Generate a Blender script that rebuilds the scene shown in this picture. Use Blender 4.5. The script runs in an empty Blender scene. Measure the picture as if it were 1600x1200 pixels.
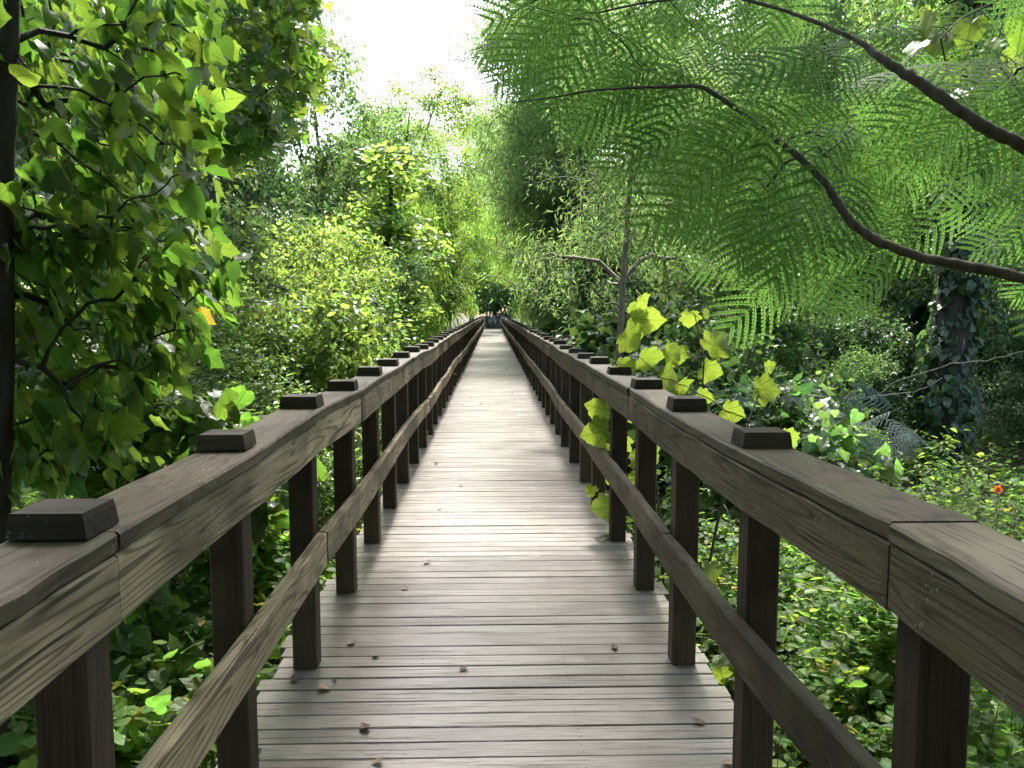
import bpy, math, random
import numpy as np
from mathutils import Vector, Matrix

R = math.radians
rng = np.random.default_rng(11)
random.seed(5)
scene = bpy.context.scene
COL = scene.collection

# ------------------------------------------------------------------ camera
CAM_H = 1.5
cam = bpy.data.cameras.new("camera")
cam.sensor_width = 36.0
cam.lens = 27.0
cam.clip_start = 0.05
cam.clip_end = 1000.0
camo = bpy.data.objects.new("camera", cam)
COL.objects.link(camo)
camo.location = (0, 0, CAM_H)
PITCH, YAW = R(-5.4), R(-1.43)
camo.rotation_euler = (R(90) + PITCH, 0, YAW)
scene.camera = camo

# ------------------------------------------------------------------ sky, sun, exposure
SUN_ELEV, SUN_AZ = R(57), R(3)            # azimuth measured from +Y towards +X
w = bpy.data.worlds.new("World")
scene.world = w
w.use_nodes = True
nt = w.node_tree
bg = nt.nodes["Background"]
sky = nt.nodes.new("ShaderNodeTexSky")
sky.sky_type = 'NISHITA'
sky.sun_disc = False
sky.sun_elevation = SUN_ELEV
sky.sun_rotation = SUN_AZ
sky.air_density = 1.0
sky.dust_density = 3.5
sky.ozone_density = 1.0
nt.links.new(sky.outputs[0], bg.inputs[0])
bg.inputs[1].default_value = 0.15
sun = bpy.data.lights.new("sun", 'SUN')
sun.energy = 2.2
sun.angle = R(6)
sun.color = (1.0, 0.97, 0.92)
suno = bpy.data.objects.new("sun", sun)
COL.objects.link(suno)
sd = Vector((math.sin(SUN_AZ) * math.cos(SUN_ELEV), math.cos(SUN_AZ) * math.cos(SUN_ELEV), math.sin(SUN_ELEV)))
suno.rotation_euler = sd.to_track_quat('Z', 'Y').to_euler()
vs = scene.view_settings
vs.view_transform = 'Standard'
vs.look = 'None'
vs.gamma = 1
vs.exposure = 2.32
scene.cycles.max_bounces = 7
scene.cycles.diffuse_bounces = 4
scene.cycles.glossy_bounces = 2
scene.cycles.transmission_bounces = 5
scene.cycles.transparent_max_bounces = 4
scene.cycles.caustics_reflective = False
scene.cycles.caustics_refractive = False
scene.cycles.sample_clamp_indirect = 6.0
scene.cycles.use_denoising = True
scene.cycles.denoiser = 'OPENIMAGEDENOISE'
scene.cycles.denoising_input_passes = 'RGB_ALBEDO_NORMAL'

# ------------------------------------------------------------------ helpers
CAMROT = camo.rotation_euler.to_matrix()


def at(px, py, Y):
    """World point at depth Y along the boardwalk for a pixel of the 1600x1200 photograph."""
    d = CAMROT @ Vector(((px - 800) / 1200.0, -(py - 600) / 1200.0, -1.0))
    t = Y / d.y
    return np.array([d.x * t, d.y * t, CAM_H + d.z * t])


def norm(a):
    return a / (np.linalg.norm(a, axis=-1, keepdims=True) + 1e-9)


def mesh(name, V, quads=None, tris=None, uv=None, smooth=False, mats=(), midx=None):
    V = np.asarray(V, dtype=np.float32)
    loops, starts, totals, n = [], [], [], 0
    for f, k in ((quads, 4), (tris, 3)):
        if f is not None and len(f):
            f = np.asarray(f, dtype=np.int32)
            loops.append(f.ravel())
            starts.append(n + np.arange(len(f), dtype=np.int32) * k)
            totals.append(np.full(len(f), k, dtype=np.int32))
            n += f.size
    loops = np.concatenate(loops)
    starts = np.concatenate(starts)
    totals = np.concatenate(totals)
    me = bpy.data.meshes.new(name)
    me.vertices.add(len(V))
    me.vertices.foreach_set("co", V.ravel())
    me.loops.add(len(loops))
    me.loops.foreach_set("vertex_index", loops)
    me.polygons.add(len(starts))
    me.polygons.foreach_set("loop_start", starts)
    me.polygons.foreach_set("loop_total", totals)
    if midx is not None:
        me.polygons.foreach_set("material_index", np.asarray(midx, dtype=np.int32))
    if uv is not None:
        l = me.uv_layers.new(name="UVMap")
        l.data.foreach_set("uv", np.asarray(uv, dtype=np.float32)[loops].ravel())
    for m in mats:
        me.materials.append(m)
    me.update(calc_edges=True)
    me.polygons.foreach_set("use_smooth", np.full(len(starts), smooth, dtype=bool))
    me.validate()
    return me


def obj(name, me, parent=None, loc=(0, 0, 0)):
    o = bpy.data.objects.new(name, me)
    COL.objects.link(o)
    o.location = loc
    if parent is not None:
        o.parent = parent
    return o


def tag(o, label=None, cat=None, group=None, kind=None):
    if label:
        o["label"] = label
    if cat:
        o["category"] = cat
    if group:
        o["group"] = group
    if kind:
        o["kind"] = kind
    return o


def thing(name, label, cat, loc=(0, 0, 0), rz=0.0, sc=1.0, group=None):
    o = bpy.data.objects.new(name, None)
    COL.objects.link(o)
    o.empty_display_size = 0.2
    o.location = loc
    o.rotation_euler = (0, 0, rz)
    o.scale = (sc, sc, sc) if not isinstance(sc, (tuple, list)) else sc
    return tag(o, label, cat, group)


class MB:
    def __init__(self):
        self.V, self.Q, self.T, self.UV, self.n = [], [], [], [], 0

    def add(self, V, quads=None, tris=None, uv=None):
        V = np.asarray(V, dtype=float).reshape(-1, 3)
        self.V.append(V)
        self.UV.append(np.zeros((len(V), 2)) if uv is None else uv)
        if quads is not None and len(quads):
            self.Q.append(np.asarray(quads) + self.n)
        if tris is not None and len(tris):
            self.T.append(np.asarray(tris) + self.n)
        self.n += len(V)

    def mesh(self, name, mats, smooth=False, origin=None):
        V = np.concatenate(self.V)
        if origin is not None:
            V = V - np.asarray(origin)
        return mesh(name, V, np.concatenate(self.Q) if self.Q else None,
                    np.concatenate(self.T) if self.T else None,
                    np.concatenate(self.UV), smooth, mats)


def tube(mb, pts, radii, sides=7, cap=True):
    pts = np.asarray(pts, float)
    n = len(pts)
    radii = np.broadcast_to(np.asarray(radii, float), (n,))
    t = norm(np.gradient(pts, axis=0))
    up = np.array([0.13, 0.37, 0.92]) if abs(t[0][2]) < 0.8 else np.array([0.9, 0.3, 0.1])
    a = norm(np.cross(t, up))
    b = np.cross(t, a)
    ang = np.linspace(0, 2 * np.pi, sides, endpoint=False)
    V = (pts[:, None, :] + radii[:, None, None] * (np.cos(ang)[None, :, None] * a[:, None, :] + np.sin(ang)[None, :, None] * b[:, None, :])).reshape(-1, 3)
    i = np.arange(n - 1)[:, None] * sides
    j = np.arange(sides)[None, :]
    k = (j + 1) % sides
    q = np.stack([i + j, i + k, i + sides + k, i + sides + j], -1).reshape(-1, 4)
    tr = None
    if cap:
        V = np.vstack([V, pts[-1:]])
        c = n * sides
        l = (n - 1) * sides
        tr = np.array([[l + m, l + (m + 1) % sides, c] for m in range(sides)])
    mb.add(V, q, tr)


def segs(mb, A, B, ra, rb, sides=4):
    """many thin tapered twig segments at once"""
    A, B = np.asarray(A, float), np.asarray(B, float)
    if len(A) == 0:
        return
    ra = np.asarray(ra, float)
    rb = np.asarray(rb, float)
    d = norm(B - A)
    up = np.where(np.abs(d[:, 2:3]) < 0.9, np.array([[0, 0, 1.0]]), np.array([[1.0, 0, 0]]))
    a = norm(np.cross(d, up))
    b = np.cross(d, a)
    ang = np.linspace(0, 2 * np.pi, sides, endpoint=False)
    off = np.cos(ang)[None, :, None] * a[:, None, :] + np.sin(ang)[None, :, None] * b[:, None, :]
    V = np.concatenate([A[:, None] + ra[:, None, None] * off, B[:, None] + rb[:, None, None] * off], 1)
    base = np.arange(len(A))[:, None] * (2 * sides)
    j = np.arange(sides)
    k = (j + 1) % sides
    q = np.stack([base + j, base + k, base + sides + k, base + sides + j], -1).reshape(-1, 4)
    mb.add(V.reshape(-1, 3), q)


# ------------------------------------------------------------------ leaf templates (x along, y across, z up)
def t_ovate(wd=0.3, fold=0.12, droop=0.12):
    st = [(0.0, 0), (0.22, 0.78), (0.5, 1.0), (0.8, 0.52), (1.0, 0)]
    V, Q, T = [], [], []
    V.append((0, 0, 0))
    for x, k in st[1:4]:
        z = -droop * x * x
        V += [(x, -wd * k, z + fold * k * 0.6), (x, 0, z), (x, wd * k, z + fold * k * 0.6)]
    V.append((1, 0, -droop))
    T += [(0, 2, 1), (0, 3, 2)]
    for s in (1, 4):
        Q += [(s, s + 1, s + 4, s + 3), (s + 1, s + 2, s + 5, s + 4)]
    T += [(7, 8, 10), (8, 9, 10)]
    return np.array(V, float), np.array(Q), np.array(T)


def t_simple(wd=0.27, fold=0.1, droop=0.1):
    V = [(0, 0, 0), (0.35, -wd, fold), (0.72, -wd * 0.62, fold * 0.5 - droop * 0.5), (1, 0, -droop), (0.72, wd * 0.62, fold * 0.5 - droop * 0.5), (0.35, wd, fold)]
    Q = [(0, 3, 2, 1), (0, 5, 4, 3)]
    return np.array(V, float), np.array(Q), None


def t_narrow(wd=0.09, droop=0.2):
    V = [(0, 0, 0), (0.4, -wd, -droop * 0.16), (1, 0, -droop), (0.4, wd, -droop * 0.16)]
    return np.array(V, float), np.array([(0, 1, 2, 3)]), None


def t_lobed(half, cx=0.3, fold=0.10, droop=0.16, wave=0.035):
    out = np.array(list(half) + [(x, -y) for x, y in reversed(half[1:-1])], float)
    n = len(out)
    c = np.array([cx, 0.0])
    mid = c + (out - c) * 0.55
    xy = np.vstack([c[None], mid, out])
    V = np.zeros((len(xy), 3))
    V[:, :2] = xy
    V[:, 2] = fold * np.abs(V[:, 1]) - droop * V[:, 0] ** 2
    ang = np.arctan2(out[:, 1], out[:, 0] - cx)
    V[1 + n:, 2] += wave * np.sin(5 * ang + 0.7) - 0.03
    i = np.arange(n)
    T = np.stack([np.zeros(n, int), 1 + i, 1 + (i + 1) % n], -1)
    Q = np.stack([1 + i, 1 + n + i, 1 + n + (i + 1) % n, 1 + (i + 1) % n], -1)
    return V, Q, T


H_SYC = [(0, 0), (-.09, .17), (-.05, .40), (.04, .52), (.15, .42), (.24, .58), (.38, .66), (.44, .56), (.50, .44), (.60, .45), (.68, .35), (.78, .30), (.84, .17), (1, 0)]
H_MUL = [(0, 0), (-.07, .2), (.05, .38), (.22, .42), (.34, .44), (.46, .50), (.50, .36), (.60, .28), (.78, .17), (1, 0)]
H_HEART = [(0, 0), (-.08, .16), (-.02, .32), (.14, .41), (.32, .41), (.52, .33), (.75, .17), (1, 0)]
H_MAPLE = [(0, 0), (-.06, .14), (.02, .42), (.12, .30), (.30, .56), (.50, .62), (.46, .34), (.50, .20), (.68, .22), (1, 0)]
T_OV = t_ovate()
T_SIMPLE = t_simple()
T_WIDE = t_simple(0.36, 0.12, 0.14)
T_NARROW = t_narrow()
T_WILLOW = t_narrow(0.10, 0.3)
T_SYC = t_lobed(H_SYC)
T_SYC_CURLED = t_lobed(H_SYC, 0.3, 0.22, 0.42, 0.06)
T_MUL = t_lobed(H_MUL)
T_HEART = t_lobed(H_HEART)
T_MAPLE = t_lobed(H_MAPLE)


def place(mb, tpl, P, D, N, S):
    """put a copy of a leaf template at every P with direction D, normal N, size S"""
    V, Q, T = tpl
    P = np.asarray(P, float)
    n = len(P)
    if n == 0:
        return
    D = norm(np.asarray(D, float))
    N = np.asarray(N, float)
    N = norm(N - (N * D).sum(-1, keepdims=True) * D)
    Sx = np.cross(N, D)
    S = np.broadcast_to(np.asarray(S, float), (n,))[:, None, None]
    W = P[:, None] + S * (V[None, :, 0:1] * D[:, None] + V[None, :, 1:2] * Sx[:, None] + V[None, :, 2:3] * N[:, None])
    k = len(V)
    off = (np.arange(n) * k)[:, None, None]
    uv = np.tile(np.stack([V[:, 0], V[:, 1] + 0.5], -1), (n, 1))
    mb.add(W.reshape(-1, 3), None if Q is None else (Q[None] + off).reshape(-1, 4), None if T is None else (T[None] + off).reshape(-1, 3), uv)


# ------------------------------------------------------------------ materials
def new_mat(name):
    m = bpy.data.materials.new(name)
    m.use_nodes = True
    t = m.node_tree
    t.nodes.clear()
    out = t.nodes.new("ShaderNodeOutputMaterial")
    return m, t, out


def N_(t, kind, **kw):
    n = t.nodes.new(kind)
    for k, v in kw.items():
        setattr(n, k, v)
    return n


def math_(t, op, a, b=None, c=None, clamp=False):
    n = t.nodes.new("ShaderNodeMath")
    n.operation = op
    n.use_clamp = clamp
    for i, x in enumerate((a, b, c)):
        if x is None:
            continue
        if isinstance(x, (int, float)):
            n.inputs[i].default_value = x
        else:
            t.links.new(x, n.inputs[i])
    return n.outputs[0]


def mixc(t, fac, a, b, mode='MIX'):
    n = t.nodes.new("ShaderNodeMix")
    n.data_type = 'RGBA'
    n.blend_type = mode
    for idx, x in ((0, fac), (6, a), (7, b)):
        if isinstance(x, (int, float)):
            n.inputs[idx].default_value = x
        elif isinstance(x, (tuple, list)):
            n.inputs[idx].default_value = tuple(x) + ((1,) if len(x) == 3 else ())
        else:
            t.links.new(x, n.inputs[idx])
    return n.outputs[2]


def ramp(t, fac, stops, interp='LINEAR'):
    n = t.nodes.new("ShaderNodeValToRGB")
    cr = n.color_ramp
    cr.interpolation = interp
    while len(cr.elements) < len(stops):
        cr.elements.new(0.5)
    for e, (p, c) in zip(cr.elements, stops):
        e.position = p
        e.color = (c, c, c, 1) if isinstance(c, (int, float)) else tuple(c) + (1,)
    t.links.new(fac, n.inputs[0])
    return n.outputs[0]


def noise(t, vec, scale, detail=3, rough=0.55, dist=0.0):
    n = t.nodes.new("ShaderNodeTexNoise")
    n.inputs["Scale"].default_value = scale
    n.inputs["Detail"].default_value = detail
    n.inputs["Roughness"].default_value = rough
    n.inputs["Distortion"].default_value = dist
    if vec is not None:
        t.links.new(vec, n.inputs["Vector"])
    return n.outputs["Fac"]


def leaf_mat(name, col, tcol, rough=0.42, trans=0.45, var=0.45, hue=0.03, veins=False, odd=None, spec=0.5):
    m, t, out = new_mat(name)
    geo = N_(t, "ShaderNodeNewGeometry")
    oi = N_(t, "ShaderNodeObjectInfo")
    rnd = geo.outputs["Random Per Island"]
    r2 = math_(t, 'FRACT', math_(t, 'MULTIPLY', rnd, 17.31))
    val = math_(t, 'ADD', math_(t, 'MULTIPLY', rnd, 2 * var), 1 - var)
    val = math_(t, 'MULTIPLY', val, math_(t, 'ADD', math_(t, 'MULTIPLY', oi.outputs["Random"], 0.3), 0.85))
    h = math_(t, 'ADD', math_(t, 'MULTIPLY', r2, 2 * hue), 0.5 - hue)

    def shade(c):
        n = N_(t, "ShaderNodeHueSaturation")
        n.inputs["Color"].default_value = tuple(c) + (1,)
        t.links.new(h, n.inputs["Hue"])
        t.links.new(val, n.inputs["Value"])
        return n.outputs[0]
    c1, c2 = shade(col), shade(tcol)
    if odd:
        pick = math_(t, 'GREATER_THAN', math_(t, 'FRACT', math_(t, 'MULTIPLY', rnd, 53.7)), 1 - odd[0])
        c1 = mixc(t, pick, c1, odd[1])
        c2 = mixc(t, pick, c2, odd[2])
    if veins:
        uv = N_(t, "ShaderNodeUVMap")
        s = N_(t, "ShaderNodeSeparateXYZ")
        t.links.new(uv.outputs[0], s.inputs[0])
        u, v = s.outputs[0], math_(t, 'ABSOLUTE', math_(t, 'SUBTRACT', s.outputs[1], 0.5))
        mid = math_(t, 'LESS_THAN', v, 0.012)
        sv = math_(t, 'FRACT', math_(t, 'MULTIPLY', math_(t, 'SUBTRACT', u, math_(t, 'MULTIPLY', v, 0.9)), 5.2))
        side = math_(t, 'LESS_THAN', math_(t, 'ABSOLUTE', math_(t, 'SUBTRACT', sv, 0.5)), 0.05)
        if veins == 'palm':
            an = math_(t, 'ARCTAN2', v, math_(t, 'ADD', u, 0.03))
            for a_ in (0.62, 1.25):
                ray = math_(t, 'LESS_THAN', math_(t, 'ABSOLUTE', math_(t, 'SUBTRACT', an, a_)), 0.028)
                mid = math_(t, 'MAXIMUM', mid, ray)
        vm = math_(t, 'MAXIMUM', mid, math_(t, 'MULTIPLY', side, 0.7))
        blot = noise(t, uv.outputs[0], 4.0, 3)
        c2 = mixc(t, math_(t, 'MULTIPLY', vm, 0.7), c2, (0.02, 0.05, 0.005))
        c2 = mixc(t, math_(t, 'MULTIPLY', blot, 0.35), c2, (0.05, 0.12, 0.01))
        c1 = mixc(t, math_(t, 'MULTIPLY', vm, 0.4), c1, (0.14, 0.2, 0.07))
    p = N_(t, "ShaderNodeBsdfPrincipled")
    t.links.new(c1, p.inputs["Base Color"])
    p.inputs["Roughness"].default_value = rough
    p.inputs["Specular IOR Level"].default_value = spec
    tr = N_(t, "ShaderNodeBsdfTranslucent")
    t.links.new(c2, tr.inputs[0])
    mx = N_(t, "ShaderNodeMixShader")
    mx.inputs[0].default_value = trans
    t.links.new(p.outputs[0], mx.inputs[1])
    t.links.new(tr.outputs[0], mx.inputs[2])
    t.links.new(mx.outputs[0], out.inputs[0])
    return m


def bark_mat(name, c0, c1, moss=0.2):
    m, t, out = new_mat(name)
    tc = N_(t, "ShaderNodeTexCoord")
    mp = N_(t, "ShaderNodeMapping")
    mp.inputs["Scale"].default_value = (1, 1, 0.22)
    t.links.new(tc.outputs["Object"], mp.inputs[0])
    n1 = noise(t, mp.outputs[0], 28, 5, 0.65)
    n2 = noise(t, tc.outputs["Object"], 2.5, 3)
    c = mixc(t, ramp(t, n1, [(0.35, 0), (0.65, 1)]), c0, c1)
    c = mixc(t, math_(t, 'MULTIPLY', ramp(t, n2, [(0.5, 0), (0.7, 1)]), moss), c, (0.05, 0.07, 0.025))
    p = N_(t, "ShaderNodeBsdfPrincipled")
    t.links.new(c, p.inputs["Base Color"])
    p.inputs["Roughness"].default_value = 0.85
    b = N_(t, "ShaderNodeBump")
    b.inputs["Strength"].default_value = 0.6
    b.inputs["Distance"].default_value = 0.01
    t.links.new(n1, b.inputs["Height"])
    t.links.new(b.outputs[0], p.inputs["Normal"])
    t.links.new(p.outputs[0], out.inputs[0])
    return m


def wood_mat(name, axis, light, dark, line=0.6, stain=0.5, green=0.3, rough=0.6, per_island=False, specks=0.0, ringscale=9.0, bump=0.5, spec=0.2):
    """weathered timber; axis is the direction of the grain in object space"""
    m, t, out = new_mat(name)
    tc = N_(t, "ShaderNodeTexCoord")
    oi = N_(t, "ShaderNodeObjectInfo")
    geo = N_(t, "ShaderNodeNewGeometry")
    rnd = geo.outputs["Random Per Island"] if per_island else oi.outputs["Random"]
    cmb = N_(t, "ShaderNodeCombineXYZ")
    for i in range(3):
        t.links.new(math_(t, 'MULTIPLY', rnd, (37.0, 61.0, 23.0)[i]), cmb.inputs[i])
    va = N_(t, "ShaderNodeVectorMath", operation='ADD')
    t.links.new(tc.outputs["Object"], va.inputs[0])
    t.links.new(cmb.outputs[0], va.inputs[1])
    base = va.outputs[0]

    def stretched(across, along):
        mp = N_(t, "ShaderNodeMapping")
        s = [across] * 3
        s[axis] = along
        mp.inputs["Scale"].default_value = s
        t.links.new(base, mp.inputs[0])
        return mp.outputs[0]
    g = noise(t, stretched(7, 0.55), 1.0, 2, 0.45, 0.35)
    rings = math_(t, 'ABSOLUTE', math_(t, 'SUBTRACT', math_(t, 'FRACT', math_(t, 'MULTIPLY', g, ringscale * 2.0)), 0.5))
    lines = ramp(t, rings, [(0.0, 1.0), (0.10, 0.6), (0.2, 0.0)])
    fibre = noise(t, stretched(160, 3.0), 1.0, 4, 0.7)
    crack = ramp(t, noise(t, stretched(70, 1.6), 1.0, 3, 0.6), [(0.60, 0), (0.68, 1)])
    blot = noise(t, stretched(5, 2.2), 1.0, 5, 0.62)
    big = noise(t, base, 1.1, 3, 0.6)
    c = mixc(t, ramp(t, blot, [(0.3, 0), (0.72, 1)]), light, tuple(0.5 * (l + d) for l, d in zip(light, dark)))
    tone = math_(t, 'ADD', math_(t, 'MULTIPLY', math_(t, 'FRACT', math_(t, 'MULTIPLY', rnd, 7.77)), 0.5), 0.75)
    hs = N_(t, "ShaderNodeHueSaturation")
    t.links.new(c, hs.inputs["Color"])
    t.links.new(tone, hs.inputs["Value"])
    c = hs.outputs[0]
    c = mixc(t, math_(t, 'MULTIPLY', lines, line), c, dark)
    c = mixc(t, math_(t, 'MULTIPLY', ramp(t, fibre, [(0.35, 1), (0.6, 0)]), 0.45), c, dark)
    st = ramp(t, big, [(0.48, 0), (0.60, 1)])
    c = mixc(t, math_(t, 'MULTIPLY', st, stain), c, tuple(d * 0.7 for d in dark))
    gr = ramp(t, noise(t, base, 2.3, 4, 0.6), [(0.48, 0), (0.68, 1)])
    c = mixc(t, math_(t, 'MULTIPLY', gr, green), c, (0.075, 0.085, 0.03))
    c = mixc(t, math_(t, 'MULTIPLY', crack, 0.8), c, tuple(d * 0.3 for d in dark))
    if per_island:
        uv = N_(t, "ShaderNodeUVMap")
        s_ = N_(t, "ShaderNodeSeparateXYZ")
        t.links.new(uv.outputs[0], s_.inputs[0])
        ax = math_(t, 'ABSOLUTE', s_.outputs[0])
        da = math_(t, 'MINIMUM', math_(t, 'ABSOLUTE', math_(t, 'SUBTRACT', ax, 0.305)), math_(t, 'ABSOLUTE', math_(t, 'SUBTRACT', ax, 0.825)))
        db = math_(t, 'MULTIPLY', math_(t, 'MINIMUM', math_(t, 'ABSOLUTE', math_(t, 'SUBTRACT', s_.outputs[1], 0.22)), math_(t, 'ABSOLUTE', math_(t, 'SUBTRACT', s_.outputs[1], 0.68))), 0.1)
        rr_ = math_(t, 'ADD', math_(t, 'MULTIPLY', da, da), math_(t, 'MULTIPLY', db, db))
        c = mixc(t, math_(t, 'MULTIPLY', math_(t, 'LESS_THAN', rr_, 0.000016), 0.85), c, (0.02, 0.017, 0.015))
        edge = math_(t, 'MULTIPLY', ramp(t, math_(t, 'ABSOLUTE', s_.outputs[0]), [(0.55, 0), (0.85, 1)]), ramp(t, noise(t, base, 6.0, 4), [(0.4, 0), (0.6, 1)]))
        c = mixc(t, math_(t, 'MULTIPLY', edge, 0.55), c, (0.07, 0.075, 0.035))
    if specks > 0:
        vo = N_(t, "ShaderNodeTexVoronoi")
        vo.inputs["Scale"].default_value = 75
        t.links.new(base, vo.inputs["Vector"])
        sp = math_(t, 'LESS_THAN', vo.outputs["Distance"], 0.22)
        msk = ramp(t, noise(t, base, 7.0, 2), [(0.58, 0), (0.66, 1)])
        c = mixc(t, math_(t, 'MULTIPLY', math_(t, 'MULTIPLY', sp, msk), specks), c, (0.36, 0.37, 0.32))
    p = N_(t, "ShaderNodeBsdfPrincipled")
    t.links.new(c, p.inputs["Base Color"])
    rr = math_(t, 'ADD', math_(t, 'MULTIPLY', blot, 0.3), rough - 0.15)
    t.links.new(rr, p.inputs["Roughness"])
    p.inputs["Specular IOR Level"].default_value = spec
    hgt = math_(t, 'SUBTRACT', math_(t, 'SUBTRACT', math_(t, 'MULTIPLY', fibre, 0.5), math_(t, 'MULTIPLY', lines, 0.25)), crack)
    b = N_(t, "ShaderNodeBump")
    b.inputs["Strength"].default_value = bump
    b.inputs["Distance"].default_value = 0.003
    t.links.new(hgt, b.inputs["Height"])
    t.links.new(b.outputs[0], p.inputs["Normal"])
    t.links.new(p.outputs[0], out.inputs[0])
    return m


def ground_mat():
    m, t, out = new_mat("forest_floor")
    tc = N_(t, "ShaderNodeTexCoord")
    o = tc.outputs["Object"]
    a = noise(t, o, 1.2, 5, 0.6)
    b_ = noise(t, o, 22, 6, 0.7)
    c = mixc(t, ramp(t, b_, [(0.3, 0), (0.7, 1)]), (0.035, 0.024, 0.014), (0.12, 0.088, 0.05))
    c = mixc(t, ramp(t, a, [(0.42, 0), (0.6, 0.8)]), c, (0.035, 0.055, 0.018))
    p = N_(t, "ShaderNodeBsdfPrincipled")
    t.links.new(c, p.inputs["Base Color"])
    p.inputs["Roughness"].default_value = 0.95
    bp = N_(t, "ShaderNodeBump")
    bp.inputs["Strength"].default_value = 0.8
    bp.inputs["Distance"].default_value = 0.04
    t.links.new(b_, bp.inputs["Height"])
    t.links.new(bp.outputs[0], p.inputs["Normal"])
    t.links.new(p.outputs[0], out.inputs[0])
    return m


def plain(name, c, rough=0.8):
    m, t, out = new_mat(name)
    tc = N_(t, "ShaderNodeTexCoord")
    n = noise(t, tc.outputs["Object"], 14, 3)
    p = N_(t, "ShaderNodeBsdfPrincipled")
    t.links.new(mixc(t, n, tuple(x * 0.75 for x in c), tuple(min(1, x * 1.25) for x in c)), p.inputs["Base Color"])
    p.inputs["Roughness"].default_value = rough
    t.links.new(p.outputs[0], out.inputs[0])
    return m


M = {}
M['deck'] = wood_mat("deck_timber", 0, (0.268, 0.24, 0.21), (0.082, 0.065, 0.05), line=0.45, stain=0.5, green=0.15, rough=0.36, per_island=True, bump=0.6, spec=0.55)
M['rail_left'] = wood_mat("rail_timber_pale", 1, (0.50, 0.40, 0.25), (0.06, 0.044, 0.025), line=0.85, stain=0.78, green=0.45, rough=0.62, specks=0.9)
M['rail_right'] = wood_mat("rail_timber_dark", 1, (0.15, 0.117, 0.072), (0.027, 0.021, 0.013), line=0.7, stain=0.8, green=0.5, rough=0.65, specks=0.4)  # darker than the left rail: mould, plus canopy shade put into the colour
M['rail_new'] = wood_mat("rail_timber_fresh", 1, (0.30, 0.25, 0.165), (0.07, 0.055, 0.035), line=0.7, stain=0.2, green=0.2, rough=0.6)
M['rail_top'] = wood_mat("rail_top_timber", 1, (0.105, 0.08, 0.052), (0.024, 0.018, 0.012), line=0.75, stain=0.7, green=0.4, rough=0.55, specks=0.5, spec=0.25)
M['post'] = wood_mat("post_timber", 2, (0.085, 0.06, 0.042), (0.028, 0.02, 0.014), line=0.5, stain=0.5, green=0.25, rough=0.7)
M['cap'] = wood_mat("cap_timber", 0, (0.085, 0.066, 0.05), (0.025, 0.02, 0.015), line=0.5, stain=0.45, green=0.3, rough=0.65, specks=0.5)
M['joist'] = wood_mat("joist_timber", 1, (0.12, 0.1, 0.07), (0.04, 0.03, 0.02))
M['ground'] = ground_mat()
M['bark_dark'] = bark_mat("bark_dark", (0.018, 0.014, 0.011), (0.05, 0.04, 0.032), 0.1)
M['bark_grey'] = bark_mat("bark_grey", (0.05, 0.043, 0.036), (0.16, 0.145, 0.125), 0.35)
M['bark_brown'] = bark_mat("bark_brown", (0.04, 0.03, 0.022), (0.12, 0.095, 0.07), 0.3)
M['bark_pale'] = bark_mat("bark_pale", (0.14, 0.115, 0.09), (0.26, 0.22, 0.18), 0.1)
M['maple'] = leaf_mat("maple_leaf", (0.062, 0.115, 0.028), (0.25, 0.44, 0.045), 0.36, 0.52, 0.45, 0.03, True, (0.005, (0.30, 0.2, 0.05), (0.6, 0.42, 0.05)))
M['sweetgum'] = leaf_mat("sweetgum_leaf", (0.055, 0.10, 0.03), (0.27, 0.44, 0.05), 0.45, 0.48, 0.4)
M['syc'] = leaf_mat("sycamore_leaf", (0.11, 0.18, 0.035), (0.31, 0.47, 0.05), 0.4, 0.55, 0.32, 0.018, 'palm')
M['mimosa'] = leaf_mat("mimosa_leaflet", (0.05, 0.105, 0.033), (0.19, 0.38, 0.07), 0.6, 0.5, 0.2, 0.015, spec=0.25)
M['mid'] = leaf_mat("green_leaf", (0.058, 0.105, 0.038), (0.23, 0.40, 0.08), 0.36, 0.48)
M['bright'] = leaf_mat("lime_leaf", (0.088, 0.15, 0.04), (0.35, 0.52, 0.08), 0.36, 0.52)
M['privet'] = leaf_mat("privet_leaf", (0.07, 0.125, 0.04), (0.29, 0.46, 0.08), 0.25, 0.44, 0.5, spec=0.6)
M['feather'] = leaf_mat("feathery_leaf", (0.09, 0.145, 0.055), (0.33, 0.52, 0.13), 0.5, 0.5)
M['willow'] = leaf_mat("willow_leaf", (0.09, 0.16, 0.035), (0.34, 0.56, 0.07), 0.45, 0.5)
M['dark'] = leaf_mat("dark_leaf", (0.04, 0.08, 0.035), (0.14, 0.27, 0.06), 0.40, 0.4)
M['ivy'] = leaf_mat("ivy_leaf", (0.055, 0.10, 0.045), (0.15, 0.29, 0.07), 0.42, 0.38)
M['herb'] = leaf_mat("undergrowth_leaf", (0.075, 0.135, 0.035), (0.28, 0.47, 0.055), 0.48, 0.5, 0.55, 0.035, False, (0.03, (0.3, 0.24, 0.05), (0.5, 0.4, 0.05)), spec=0.25)
M['fern'] = leaf_mat("blue_green_leaflet", (0.09, 0.14, 0.115), (0.12, 0.2, 0.12), 0.5, 0.3, 0.2, 0.01)
M['litter_yellow'] = leaf_mat("fallen_yellow_leaf", (0.36, 0.28, 0.14), (0.3, 0.2, 0.04), 0.6, 0.2, 0.2)
M['litter_brown'] = leaf_mat("fallen_brown_leaf", (0.13, 0.085, 0.05), (0.1, 0.06, 0.03), 0.6, 0.15, 0.2)
M['flower'] = leaf_mat("orange_petal", (0.75, 0.16, 0.03), (0.75, 0.2, 0.03), 0.5, 0.35, 0.1, 0.01)

# ------------------------------------------------------------------ ground
DECK_END = 66.0


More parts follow.
